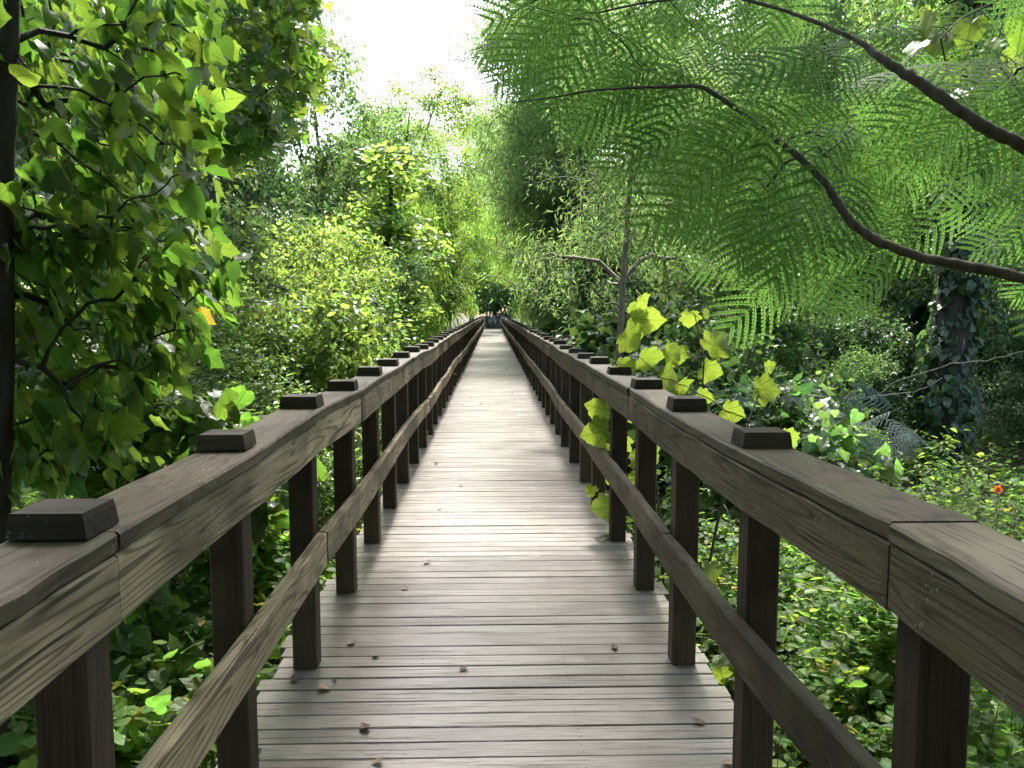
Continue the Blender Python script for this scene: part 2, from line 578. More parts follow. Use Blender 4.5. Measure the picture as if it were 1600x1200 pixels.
def ground_z(x, y):
    x = np.asarray(x, float)
    y = np.asarray(y, float)
    z = -0.95 + 0.12 * np.sin(0.7 * x + 1.3) * np.cos(0.45 * y + 0.4) + 0.06 * np.sin(2.1 * x + 0.9 * y)
    z = z + 0.35 * np.clip((np.abs(x) - 4) / 8, 0, 1) + 0.9 * np.clip((np.abs(x) - 12) / 30, 0, 1)
    e = np.clip((y - 62) / 8, 0, 1)
    return z * (1 - e) + e * (-0.55 + 0.04 * np.sin(x + y))


gx = np.concatenate([np.linspace(-240, -26, 16), np.linspace(-24, 24, 97), np.linspace(26, 240, 16)])
gy = np.concatenate([np.linspace(-60, -9, 8), np.linspace(-8, 80, 177), np.linspace(84, 330, 20)])
GX, GY = np.meshgrid(gx, gy)
gv = np.stack([GX, GY, ground_z(GX, GY)], -1).reshape(-1, 3)
nx_, ny_ = len(gx), len(gy)
ii = (np.arange(ny_ - 1)[:, None] * nx_ + np.arange(nx_ - 1)[None]).ravel()
gq = np.stack([ii, ii + 1, ii + nx_ + 1, ii + nx_], -1)
g = obj("ground", mesh("ground", gv, gq, smooth=True, mats=[M['ground']]))
tag(g, "forest floor of leaf litter and soil under the boardwalk", "ground", kind="structure")

# ------------------------------------------------------------------ boardwalk
def prism(mb, a, b, axis, u0, u1, v0, v1, ch=0.004, n=2, wob=0.0, cap=True, jit=None):
    """chamfered timber running along AXIS from a to b; u, v are the other two axes in order"""
    prof = np.array([(u0 + ch, v0), (u1 - ch, v0), (u1, v0 + ch), (u1, v1 - ch), (u1 - ch, v1), (u0 + ch, v1), (u0, v1 - ch), (u0, v0 + ch)])
    ax = [i for i in range(3) if i != axis]
    s = np.linspace(a, b, n)
    V = np.zeros((n, 8, 3))
    V[:, :, axis] = s[:, None]
    V[:, :, ax[0]] = prof[None, :, 0]
    V[:, :, ax[1]] = prof[None, :, 1]
    if wob:
        V[:, :, ax[0]] += rng.normal(0, wob, (n, 1))
        V[:, :, ax[1]] += rng.normal(0, wob, (n, 1))
    if jit is not None:
        V += jit(V)
    i = np.arange(n - 1)[:, None] * 8
    j = np.arange(8)[None]
    k = (j + 1) % 8
    q = np.stack([i + j, i + k, i + 8 + k, i + 8 + j], -1).reshape(-1, 4)
    e = (n - 1) * 8
    tri = [(0, m + 1, m) for m in range(1, 7)] + [(e, e + m, e + m + 1) for m in range(1, 7)]
    mb.add(V.reshape(-1, 3), q, np.array(tri) if cap else None)


bw = thing("boardwalk", "long straight boardwalk of weathered grey crosswise planks through the forest", "boardwalk", (0, 0, 0))
mb = MB()
y = 0.4
while y < DECK_END:
    wd = random.choice([0.088, 0.09, 0.09, 0.091, 0.092, 0.135 if random.random() < .4 else 0.09])
    gap = random.choice([0.003, 0.004, 0.004, 0.006])
    if abs(y - 2.82) < 0.045:
        gap = 0.016
    l = -0.905 - abs(random.gauss(0, 0.018))
    r = 0.905 + abs(random.gauss(0, 0.018))
    z = random.gauss(0, 0.0013)
    sk = random.gauss(0, 0.0015)
    prism(mb, l, r, 0, y, y + wd, -0.038 + z, z, 0.003, 5, 0.0007)
    pv = mb.V[-1]
    mb.UV[-1] = np.stack([pv[:, 0], (pv[:, 1] - y) / 0.1], -1)
    y += wd + gap
obj("deck", mb.mesh("deck", [M['deck']]), bw)
for x in (-0.84, -0.3, 0.3, 0.84):
    mb = MB()
    prism(mb, 0.3, DECK_END, 1, x - 0.02 - 0.02 * (abs(x) > .5) * np.sign(x), x + 0.02 - 0.02 * (abs(x) > .5) * np.sign(x), -0.24, -0.045, 0.003, 30)
    obj("joist", mb.mesh("joist", [M['joist']]), bw)
mb = MB()
prism(mb, -0.92, 0.92, 0, DECK_END + 0.005, DECK_END + 0.045, -0.3, 0.005, 0.003, 2)
obj("end_board", mb.mesh("end_board", [M['joist']]), bw)

POST_Y = [0.53 + 0.88 * i for i in range(75)]


def railing(side, label):
    root = thing("railing", label, "railing", (0, 0, 0))
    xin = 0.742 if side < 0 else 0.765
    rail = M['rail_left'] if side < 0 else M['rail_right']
    dx = [random.gauss(0, 0.004) for _ in POST_Y]
    dz = [random.gauss(0, 0.006) for _ in POST_Y]
    # the far stretches of the mid rail wander a little
    drift = 0.012 * np.sin(np.arange(len(POST_Y)) * 0.55 + side) + 0.006 * np.sin(np.arange(len(POST_Y)) * 1.3)
    drift[:6] *= 0.2
    if side > 0:
        dx[0] += 0.03
        dx[1] += 0.032
    pm = {}
    for i, py in enumerate(POST_Y):
        X = xin + dx[i]
        yy = py
        mb = MB()
        gz = float(ground_z(side * X, yy)) - 0.15
        a, b = sorted((side * X, side * (X + 0.1)))
        prism(mb, gz, 1.052 + dz[i], 2, a, b, yy - 0.047, yy + 0.047, 0.006, 6, 0.0006)
        o_ = np.array([side * (X + 0.05), yy, 0])
        p = obj("post", mb.mesh("post", [M['post']], origin=o_), root, o_)
        if not (side > 0 and i == 1):
            mb = MB()
            top = 1.097 + dz[i]
            rot = random.gauss(0, 0.015)
            a, b = sorted((side * (X - 0.025 + random.gauss(0, .004)), side * (X + 0.122)))
            # a block with sloping sides
            hh = 0.047 + random.gauss(0, .002)
            yl = 0.062 + random.gauss(0, .005)
            s_ = 0.008
            V = []
            for zz, ins in ((top, 0.0), (top + hh * .75, 0.005), (top + hh, s_)):
                V += [(a + ins, yy - yl + ins * .5, zz), (b - ins, yy - yl + ins * .5, zz), (b - ins, yy + yl - ins * .5, zz), (a + ins, yy + yl - ins * .5, zz)]
            V = np.array(V)
            cx_ = V.mean(0)
            ca, sa = math.cos(rot), math.sin(rot)
            d = V - cx_
            V = cx_ + np.stack([d[:, 0] * ca - d[:, 1] * sa, d[:, 0] * sa + d[:, 1] * ca, d[:, 2]], -1)
            q = [(0, 3, 2, 1), (8, 9, 10, 11)]
            for lv in (0, 4):
                for k in range(4):
                    q.append((lv + k, lv + (k + 1) % 4, lv + 4 + (k + 1) % 4, lv + 4 + k))
            mb.add(V, q)
            obj("post_cap", mb.mesh("post_cap", [M['cap']], origin=o_), p)
    # boards: three bays each
    def interp(arr, yq):
        return np.interp(yq, POST_Y, arr)

    def run(name, mat, x0, x1, z0, z1, start, drifty, ch=0.005, first=None):
        k = start
        idx = [0] if start > 0 else []
        while k < len(POST_Y):
            idx.append(k)
            k += 3
        if idx[-1] != len(POST_Y) - 1:
            idx.append(len(POST_Y) - 1)
        for n_, (i0, i1) in enumerate(zip(idx[:-1], idx[1:])):
            ya, yb = POST_Y[i0] + 0.002, POST_Y[i1] - 0.002
            if i0 == 0:
                ya -= 0.5
            mb = MB()
            ex, ez = random.gauss(0, 0.003), random.gauss(0, 0.004)
            a, b = sorted((side * (x0 + ex), side * (x1 + ex)))

            def jit(V):
                J = np.zeros_like(V)
                J[..., 0] = side * interp(dx, V[..., 1])
                J[..., 2] = interp(dz, V[..., 1]) * 1.0 + (interp(drift, V[..., 1]) if drifty else 0) + ez * drifty
                return J
            prism(mb, ya, yb, 1, a, b, z0, z1, ch, 15, 0.0014, True, jit)
            o_ = np.array([side * x0, ya, z0])
            mt = mat
            if first is not None and i0 == 0:
                mt = first
            obj(name, mb.mesh(name, [mt], origin=o_), root, o_)
    run("top_board", M['rail_top'], xin - 0.052, xin + 0.125, 1.055, 1.094, 1, 0, 0.006, M['rail_new'] if side > 0 else None)
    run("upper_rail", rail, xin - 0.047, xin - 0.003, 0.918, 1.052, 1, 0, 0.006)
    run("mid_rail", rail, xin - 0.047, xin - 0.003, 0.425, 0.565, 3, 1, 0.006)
    return root


railing(-1, "weathered wooden railing with pale grained rails along the left edge of the boardwalk")
railing(1, "dark stained wooden railing with shade painted into its tone along the right edge of the boardwalk, beside the glowing sycamore sapling")

# ------------------------------------------------------------------ plant growing
def grow(nodes, parents, att, pull=0.35, nseg=3, jit=0.06, lift=0.08):
    """connect attractor points one by one to the nearest point of the growing skeleton"""
    P = [np.array(p, float) for p in nodes]
    par = list(parents)
    n = len(att)
    A = np.asarray(att, float)
    depth = [0.0] * len(P)
    best = np.full(n, 1e9)
    bi = np.zeros(n, int)
    done = np.zeros(n, bool)
    leafnode = np.zeros(n, int)

    def upd(k):
        d = np.linalg.norm(A - P[k], axis=1) + pull * depth[k]
        m = d < best
        best[m] = d[m]
        bi[m] = k
    for k in range(len(P)):
        upd(k)
    for _ in range(n):
        c = int(np.argmin(np.where(done, 1e9, best)))
        done[c] = True
        k = int(bi[c])
        a, b = P[k], A[c]
        L = np.linalg.norm(b - a)
        prev = k
        for s in range(1, nseg + 1):
            f = s / nseg
            q = a + (b - a) * f
            if s < nseg:
                q = q + rng.normal(0, jit * L, 3) + np.array([0, 0, lift * L * math.sin(math.pi * f)])
            P.append(q)
            par.append(prev)
            depth.append(depth[prev] + L / nseg)
            prev = len(P) - 1
            upd(prev)
        leafnode[c] = prev
    return np.array(P), np.array(par), leafnode


def skeleton(mb, P, par, r_tip, n0, expo=0.42, sides=4, skip=None, rmax=1.0):
    """tapered twigs by the pipe model; the first n0 nodes are the trunk and are drawn elsewhere"""
    cnt = np.ones(len(P))
    for k in range(len(P) - 1, n0 - 1, -1):
        if par[k] >= 0:
            cnt[par[k]] += cnt[k]
    r = np.minimum(r_tip * cnt ** expo, rmax)
    ks = np.arange(n0, len(P))
    pk = par[ks]
    ra = np.minimum(r[pk], r[ks] * 1.35)
    segs(mb, P[pk], P[ks], ra, r[ks], sides)


def blob_points(n, blobs, shell=0.5):
    """points in a set of ellipsoids (cx, cy, cz, rx, ry, rz, weight), biased to the outside"""
    B = np.array(blobs, float)
    wts = B[:, 6] / B[:, 6].sum()
    k = rng.choice(len(B), n, p=wts)
    d = norm(rng.normal(0, 1, (n, 3)))
    rr = rng.random(n) ** (1 / 3.0)
    rr = shell * (0.6 + 0.4 * rr) + (1 - shell) * rr
    return B[k, :3] + d * rr[:, None] * B[k, 3:6]


def foliage(mb, P, par, leafnode, tpl, per, size, spread, droop=0.25, tilt=0.5, szvar=0.35, out=0.6):
    """leaves around each twig end"""
    ends = P[leafnode]
    prev = P[par[leafnode]]
    d = norm(ends - prev)
    n = len(ends)
    k = np.repeat(np.arange(n), per)
    t = rng.random(n * per)
    base = ends[k] - d[k] * (t * spread)[:, None] + rng.normal(0, spread * 0.33, (n * per, 3))
    side = norm(np.cross(d[k], rng.normal(0, 1, (n * per, 3))))
    D = out * d[k] + side * 0.9 + np.array([0, 0, -droop]) + rng.normal(0, 0.25, (n * per, 3))
    N = np.array([0, 0, 1.0]) + rng.normal(0, tilt, (n * per, 3))
    S = size * (1 - szvar + 2 * szvar * rng.random(n * per))
    place(mb, tpl, base, D, N, S)


def curve_pts(p0, p1, n, bend=0.05):
    t = np.linspace(0, 1, n)[:, None]
    L = np.linalg.norm(np.asarray(p1) - np.asarray(p0))
    pts = np.asarray(p0) * (1 - t) + np.asarray(p1) * t
    w1, w2 = rng.normal(0, bend * L, 3), rng.normal(0, bend * L * 0.5, 3)
    return pts + np.sin(np.pi * t) * w1 + np.sin(2 * np.pi * t) * w2


def make_tree(name, blobs, height, r0, r1, natt, per, tpl, size, leafm, barkm, spread=0.3, droop=0.25, tilt=0.5, bend=0.03,
              r_tip=0.004, start=0.35, shell=0.5, lean=(0, 0), base_z=-0.3, pull=0.35, trunk_sides=9, out=0.6):
    """returns (trunk mesh, crown mesh) of a tree standing at the origin"""
    tp = curve_pts((0, 0, base_z), (lean[0], lean[1], height), 12, bend)
    tr = np.linspace(r0, r1, 12)
    tr[0] *= 1.35
    mbt = MB()
    tube(mbt, tp, tr, trunk_sides)
    i0 = max(1, int(start * 11))
    nodes = list(tp)
    par = [-1] + list(range(11))
    nd = tp[i0:]
    att = blob_points(natt, blobs, shell)
    P, pr, ln = grow(list(nd), [-1] + list(range(len(nd) - 1)), att, pull)
    skeleton(mbt, P, pr, r_tip, len(nd), 0.42, 4, rmax=r0 * 0.6)
    mbc = MB()
    foliage(mbc, P, pr, ln, tpl, per, size, spread, droop, tilt, out=out)
    return mbt.mesh(name + "_trunk", [barkm], True), mbc.mesh(name + "_crown", [leafm])


def make_shrub(name, blobs, nstem, natt, per, tpl, size, leafm, barkm, spread=0.22, droop=0.1, tilt=0.6, r_tip=0.002, shell=0.45, height=1.2, out=0.6, rs=0.012):
    mbt = MB()
    nodes, par = [], []
    for s in range(nstem):
        a = rng.normal(0, 0.12, 2)
        b = rng.normal(0, 0.35, 2)
        tp = curve_pts((a[0], a[1], -0.25), (b[0], b[1], height * (0.5 + 0.4 * rng.random())), 7, 0.06)
        tube(mbt, tp, np.linspace(rs, rs * 0.4, 7), 5)
        o_ = len(nodes)
        nodes += list(tp)
        par += [-1] + [o_ + i for i in range(6)]
    att = blob_points(natt, blobs, shell)
    P, pr, ln = grow(nodes, par, att)
    skeleton(mbt, P, pr, r_tip, len(nodes), 0.4, 3, rmax=rs)
    mbc = MB()
    foliage(mbc, P, pr, ln, tpl, per, size, spread, droop, tilt, out=out)
    return mbt.mesh(name + "_stems", [barkm], True), mbc.mesh(name + "_foliage", [leafm])


class Proto:
    def __init__(self, kind, parts):
        self.kind, self.parts = kind, parts      # parts: list of (name, mesh)

    def put(self, label, cat, X, Y, sc=1.0, rz=None, group=None, leaf=None, z=None, tilt=0.0, clear=True):
        zz = float(ground_z(X, Y)) if z is None else z
        r = thing(self.kind, label, cat, (X, Y, zz), random.uniform(0, 6.28) if rz is None else rz, sc, group)
        if tilt:
            r.rotation_euler = (Matrix.Rotation(R(tilt), 3, 'Y') @ r.rotation_euler.to_matrix()).to_euler()
        if clear and 2 < Y < 66 and abs(X) < 6:
            self.clear_walk(r)
        for nm, me in self.parts:
            o = obj(nm, me, r)
            if leaf is not None and nm in ('crown', 'foliage'):
                o.material_slots[0].link = 'OBJECT'
                o.material_slots[0].material = leaf
        return r


def _clear_walk(self, r):
    # push the plant sideways until its leaves no longer hang into the walkway
    if not hasattr(self, 'pts'):
        me = self.parts[-1][1]
        v = np.empty(len(me.vertices) * 3, np.float32)
        me.vertices.foreach_get("co", v)
        v = v.reshape(-1, 3)[::5]
        self.pts = np.hstack([v, np.ones((len(v), 1), np.float32)])
    for _ in range(25):
        mw = np.array(Matrix.LocRotScale(r.location, r.rotation_euler, r.scale))
        q = self.pts @ mw.T
        bad = ((np.abs(q[:, 0]) < 0.95) & (q[:, 2] > -0.1) & (q[:, 2] < 2.1) & (q[:, 1] < 66)).sum()
        if bad <= 3:
            break
        r.location.x += 0.12 * (1 if r.location.x > 0 else -1)


Proto.clear_walk = _clear_walk


def tree_proto(kind, *a, **k):
    t_, c_ = make_tree(kind, *a, **k)
    return Proto(kind, [("trunk", t_), ("crown", c_)])


def shrub_proto(kind, *a, **k):
    t_, c_ = make_shrub(kind, *a, **k)
    return Proto(kind, [("stems", t_), ("foliage", c_)])


def rblobs(n, cx, cy, zr, rad, br):
    out = []
    for _ in range(n):
        a = rng.random() * 6.283
        rr = rad * math.sqrt(rng.random())
        z = zr[0] + (zr[1] - zr[0]) * rng.random()
        s = br * (0.7 + 0.6 * rng.random())
        out.append((cx + rr * math.cos(a), cy + rr * math.sin(a), z, s, s, s * 0.7, s * s))
    return out


# prototypes ---------------------------------------------------------
BROAD = [tree_proto("broadleaf_tree", rblobs(22, 0, 0, (2.2, 11.5), 2.3, 1.5), 11.5, 0.17, 0.03, 520, 38, T_SIMPLE, 0.145, M['mid'], M['bark_grey'], spread=0.55) for _ in range(3)]
FEATH = [tree_proto("feathery_tree", rblobs(20, 0, 0, (1.8, 10.5), 1.7, 1.1), 11, 0.12, 0.02, 560, 62, T_NARROW, 0.15, M['feather'], M['bark_grey'], spread=0.5, droop=0.4) for _ in range(2)]
WILLOW = tree_proto("willow_tree", rblobs(14, 0, 0, (1.4, 5.0), 1.3, 0.9), 5.2, 0.10, 0.02, 320, 46, T_WILLOW, 0.20, M['willow'], M['bark_grey'], spread=0.5, droop=1.5, out=0.3)
DARK = tree_proto("understory_tree", rblobs(12, 0, 0, (0.9, 3.4), 0.75, 0.5), 3.6, 0.05, 0.01, 190, 22, T_OV, 0.15, M['dark'], M['bark_dark'], spread=0.28, droop=0.75, tilt=0.35)
PRIVET = [shrub_proto("fine_leaved_shrub", rblobs(16, 0, 0, (0.5, 3.4), 0.8, 0.55), 6, 560, 34, T_SIMPLE, 0.058, M['privet'], M['bark_brown'], spread=0.2, height=3.2) for _ in range(2)]
LUSH = [shrub_proto("leafy_shrub", rblobs(14, 0, 0, (0.4, 2.6), 0.75, 0.55), 4, 340, 24, T_OV, 0.082, M['bright'], M['bark_brown'], spread=0.22, height=2.6) for _ in range(2)]
BUSH = [shrub_proto("broad_leaved_shrub", rblobs(10, 0, 0, (0.3, 1.6), 0.7, 0.45), 4, 130, 14, T_HEART, 0.12, M['mid'], M['bark_brown'], spread=0.22, height=1.6, droop=0.35, tilt=0.4) for _ in range(2)]


def px(p, Y):
    return float(at(p, 486, Y)[0])


# ------------------------------------------------------------------ the big trees of the left side
pl = [
    (BROAD[0], 'mid', -30, 10.5, 0.72, "tall mid green broadleaf tree behind the near maple at the far left"),
    (BROAD[1], 'bright', 180, 12.0, 0.74, "tall yellow-green broadleaf tree behind the middle of the near maple"),
    (BROAD[2], 'dark', 335, 15.5, 0.86, "dark green broadleaf tree rising behind the fine leaved shrub on the left"),
    (BROAD[1], 'mid', 385, 21.0, 1.1, "tall mid green broadleaf tree left of the white sky gap"),
    (BROAD[0], 'mid', 60, 17.0, 1.2, "very tall mid green broadleaf tree deep behind the near maple"),
]
for pr_, lm, p_, Y_, s_, lab in pl:
    pr_.put(lab, "tree", px(p_, Y_), Y_, s_, leaf=M[lm])
FEATH[0].put("feathery tree with see-through crown left of the white sky gap", "tree", px(490, 24), 24, 1.05)
BROAD[1].put("airy broadleaf tree under the white sky gap, left of the vine draped tree", "tree", px(585, 27), 27, 0.68, leaf=M['mid'])
FEATH[1].put("wispy tree whose thin top stands in the white sky gap", "tree", px(640, 40), 40, 1.18)
WILLOW.put("lime green weeping tree hanging over the left railing far along the boardwalk", "tree", -2.9, 21, 0.95)
WILLOW.put("second lime weeping tree beyond the first, closer to the vanishing point", "tree", -3.4, 30, 1.05)
for X, Y, k, s_, lab in [(4.9, 44, 0, 1.35, "feathery tree arching over the far boardwalk from the right"), (-4.9, 47, 1, 1.3, "feathery tree arching over the far boardwalk from the left"), (3.6, 37, 1, 1.25, "tall feathery tree right of the white sky gap"), (0.4, 78, 0, 2.1, "feathery tree rising straight behind the far end")]:
    FEATH[k].put(lab, "tree", X, Y, s_, leaf=M['willow'] if Y > 40 else None)
FEATH[0].put("feathery tree leaning left over the boardwalk, its top edging the white sky gap", "tree", 4.0, 25, 1.2, tilt=-16)
# vine draped tree
VD = tree_proto("vine_draped_tree", [(0, 0, 1.6, .45, .45, .8, 1), (.1, 0, 3.2, .6, .5, .8, 1.3), (-.3, 0, 4.6, .6, .6, .7, 1.2), (.35, 0, 5.2, .8, .6, .5, 1.2), (0, 0, 6.3, .5, .5, .7, 1)], 6.4, 0.09, 0.02, 260, 17, T_OV, 0.10, M['bright'], M['bark_dark'], spread=0.3, droop=0.7)
VD.put("slim dark-trunked tree draped in yellow-green vine leaves, left of the vanishing point", "tree", px(660, 15.5), 15.5, (1.6, 1.6, 0.82))
BROAD[1].put("bright leafy tree leaning right behind the vine draped tree", "tree", -3.6, 31, (0.85, 0.85, 0.92), tilt=10, leaf=M['bright'])

BROAD[2].put("full leafy tree leaning right across the white sky gap's lower edge", "tree", -3.6, 24, (0.8, 0.8, 0.74), tilt=9, leaf=M['mid'])
ARCH = tree_proto("arching_tree", [(a_, b_, z_, .95, .95, .65, 1) for a_, b_, z_ in [(.4, 0, 3.4), (1.0, .7, 4.1), (1.5, -.6, 3.7), (2.1, .2, 4.3), (.6, -.9, 5.2), (1.4, .5, 5.6), (2.3, -.5, 5.3), (.3, .4, 6.6), (1.2, -.2, 7.0), (2.0, .6, 6.7), (1.5, 0, 8.0), (.8, .6, 8.3)]], 8.2, 0.09, 0.02, 460, 46, T_NARROW, 0.15, M['feather'], M['bark_grey'], spread=0.45, droop=0.5, lean=(1.3, 0))
for X, Y, s_, zs_, lm, lab in [(3.3, 25, 1.3, 1.55, None, "grey-green tree arching over the boardwalk from the right, nearest of the tunnel"),
                               (4.0, 31, 1.65, 1.85, None, "taller grey-green tree arching over the boardwalk behind the nearest one"),
                               (-3.0, 33, 1.0, .85, 'willow', "lime green tree arching over the boardwalk from the left"),
                               (3.0, 39, 1.15, 1.3, 'willow', "lime green tree arching over the boardwalk from the right"),
                               (-3.2, 52, 1.3, 1.3, 'willow', "lime tree arching from the left near the end of the tunnel"),
                               (3.2, 60, 1.4, 1.5, 'willow', "last lime tree arching from the right before the people")]:
    ARCH.put(lab, "tree", X, Y, (s_, s_, zs_), rz=0.0 if X < 0 else math.pi, leaf=M[lm] if lm else None)
# shrubs of the left side
PRIVET[0].put("tall fine leaved shrub with tiny shiny leaves behind the left railing", "shrub", px(395, 7.2), 7.2, (1.15, 1.15, 1.0))
PRIVET[1].put("fine leaved shrub in the dark behind the near maple's lower leaves", "shrub", px(300, 6.2), 6.4, (1.1, 1.1, 0.62))
PRIVET[1].put("bright topped fine leaved shrub between the tall privet and the lush shrub", "shrub", px(490, 9.6), 9.6, 1.08, leaf=M['bright'])
LUSH[0].put("lush lime shrub reaching a yellow tipped branch toward the left railing", "shrub", -1.85, 8.0, 0.95)
LUSH[1].put("lush green shrub leaning on the left railing beyond the yellow tipped one", "shrub", -2.45, 11.5, (1.2, 1.2, 1.25), leaf=M['mid'])
PRIVET[0].put("dark small leaved shrub below the vine draped tree", "shrub", -2.3, 14.0, 1.05, leaf=M['dark'])
LUSH[1].put("low bright shrub at the foot of the weeping trees", "shrub", -2.2, 18.0, 1.0)

# ------------------------------------------------------------------ right side
CY = tree_proto("slender_tree", rblobs(20, 0.1, 0, (2.6, 6.6), 1.25, 0.65), 6.8, 0.058, 0.012, 380, 52, T_NARROW, 0.085, M['feather'], M['bark_pale'], spread=0.34, droop=0.3, lean=(0.35, 0), bend=0.012, start=0.4)
CY.put("slender pale-trunked tree with wispy narrow leaves behind the sycamore sapling", "tree", px(962, 9.5), 9.5, 1.0, rz=0.0, clear=False)
DARK.put("dark drooping-leaved understory tree behind the right railing left of the slender trunk", "tree", 2.15, 14.5, 1.05)
DARK.put("second dark understory tree farther along the right railing", "tree", 2.0, 23.0, 1.1)
r_ = [
    (FEATH[0], None, 872, 22, 0.9, "feathery grey-green tree above the right railing left of the slender trunk"),
    (FEATH[1], None, 1010, 15, 1.0, "feathery grey-green tree directly behind the slender pale trunk"),
    (FEATH[1], None, 815, 33, 1.1, "tall feathery tree leaning over the boardwalk far away on the right"),
    (BROAD[0], 'dark', 1130, 16.5, 0.72, "tall broadleaf tree right of the slender pale trunk behind the mimosa fronds"),
    (BROAD[1], 'mid', 1300, 18.0, 0.8, "tall broadleaf tree behind the bend of the mimosa branch"),
    (BROAD[2], 'bright', 1470, 20.0, 1.15, "tall bright broadleaf tree behind the ivy covered trunk"),
    (BROAD[0], 'mid', 1640, 15.0, 0.8, "tall broadleaf tree at the far right edge behind the mimosa"),
    (BROAD[2], 'mid', 1545, 13.5, 0.85, "broadleaf tree standing just right of the ivy covered trunk"),
    (BROAD[1], 'dark', 1010, 26, 1.2, "tall dark tree deep in the forest right of the vanishing point"),
]
for pr_, lm, p_, Y_, s_, lab in r_:
    pr_.put(lab, "tree", px(p_, Y_), Y_, s_, leaf=M[lm] if lm else None)
BUSH[0].put("broad leaved shrub behind the glowing sycamore sapling", "shrub", px(1075, 7.4), 7.4, 1.15, leaf=M['dark'])
BUSH[1].put("broad leaved shrub between the sycamore sapling and the ivy covered trunk", "shrub", px(1210, 7.0), 7.0, 0.95)
BUSH[0].put("dark broad leaved shrub at the foot of the slender pale trunk", "shrub", px(1000, 10.0), 10.2, 1.1, leaf=M['dark'])
LUSH[0].put("mid green shrub left of the ivy covered trunk", "shrub", px(1330, 11.5), 11.5, 0.85, leaf=M['dark'])
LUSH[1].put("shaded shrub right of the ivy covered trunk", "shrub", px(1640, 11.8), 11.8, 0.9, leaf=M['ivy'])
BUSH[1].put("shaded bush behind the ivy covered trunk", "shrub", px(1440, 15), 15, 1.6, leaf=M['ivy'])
PRIVET[1].put("shaded fine leaved shrub under the mimosa bend", "shrub", px(1180, 12.0), 12.0, 0.95, leaf=M['mid'])
LUSH[0].put("lime shrub pressing against the right railing near the far end", "shrub", 2.5, 34, 1.1)

for pr_, p_, Y_, s_, lm, lab in [
    (PRIVET[0], 1290, 9.5, .62, 'mid', "fine leaved shrub in the shade left of the bluish fronds"),
    (BUSH[0], 1010, 12.0, 1.5, 'mid', "tall broad leaved bush right behind the foot of the slender trunk"),
    (LUSH[1], 1180, 9.2, .95, 'mid', "leafy green shrub behind the sycamore sapling's right stem"),
    (PRIVET[0], 1080, 13.5, 1.1, 'mid', "fine leaved shrub filling the wood right of the slender trunk"),
    (LUSH[0], 1260, 14.0, 1.2, 'mid', "tall leafy shrub below the lowest mimosa fronds"),
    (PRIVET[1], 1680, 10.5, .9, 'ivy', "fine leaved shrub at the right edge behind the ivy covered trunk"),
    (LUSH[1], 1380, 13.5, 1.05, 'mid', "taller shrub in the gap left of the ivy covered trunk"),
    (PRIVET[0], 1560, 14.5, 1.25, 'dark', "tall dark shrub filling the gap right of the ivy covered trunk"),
    (LUSH[0], 1120, 10.5, 1.15, 'mid', "leafy shrub right of the slender pale trunk"),
    (BUSH[1], 1270, 6.2, .7, None, "low broad leaved bush right of the sycamore sapling's lower leaves")]:
    pr_.put(lab, "shrub", px(p_, Y_), Y_, s_, leaf=M[lm] if lm else None)
for p_, Y_, s_, lab in [(1240, 22, 1.1, "mid green tree deep behind the bend of the mimosa branch"), (1390, 24, 1.2, "mid green tree deep behind the ivy covered trunk"), (1560, 26, 1.3, "mid green tree deep in the forest at the right edge")]:
    BROAD[0].put(lab, "tree", px(p_, Y_), Y_, s_, leaf=M['mid'])
# ivy covered trunk
def ivy_trunk(label, X, Y, top, r, leaf_n, lean=(0.3, 0.0)):
    z0 = float(ground_z(X, Y))
    root = thing("ivy_covered_tree", label, "tree", (X, Y, z0))
    tp = curve_pts((0, 0, -0.3), (lean[0], lean[1], top), 14, 0.012)
    mb = MB()
    tube(mb, tp, np.linspace(r * 1.2, r * 0.75, 14), 12)
    att = blob_points(140, rblobs(8, lean[0], 0, (top - 1.5, top + 2.5), 2.0, 1.1))
    P, pr, ln = grow(list(tp[9:]), [-1, 0, 1, 2, 3], att)
    skeleton(mb, P, pr, 0.005, 5, 0.42, 4, rmax=r * .5)
    obj("trunk", mb.mesh("trunk", [M['bark_dark']], True), root)
    k = rng.random(leaf_n) * 12.99
    i = k.astype(int)
    c = tp[i] + (tp[i + 1] - tp[i]) * (k - i)[:, None]
    a = rng.random(leaf_n) * 6.283
    o_ = np.stack([np.cos(a), np.sin(a), np.zeros(leaf_n)], -1)
    bul = r * (1.0 + 0.35 * np.sin(3 * c[:, 2] + a) + rng.random(leaf_n) * 0.5)
    mbl = MB()
    place(mbl, T_HEART, c + o_ * bul[:, None], np.array([0, 0, -0.8]) + o_ * 0.35 + rng.normal(0, .35, (leaf_n, 3)), o_ + np.array([0, 0, .5]) + rng.normal(0, .3, (leaf_n, 3)), 0.10 + 0.06 * rng.random(leaf_n))
    obj("ivy", mbl.mesh("ivy", [M['ivy']]), root)
    mbc = MB()
    foliage(mbc, P, pr, ln, T_SIMPLE, 30, 0.15, 0.5)
    obj("crown", mbc.mesh("crown", [M['mid']]), root)


ivy_trunk("thick trunk wrapped in dark ivy standing on the forest floor right of the boardwalk", px(1468, 10.5), 10.5, 8.0, 0.25, 2600, (0.5, 0))
ivy_trunk("more distant ivy wrapped trunk near the right edge, behind the mimosa branches", px(1540, 16.5), 16.5, 10.0, 0.26, 1400, (0.15, 0))

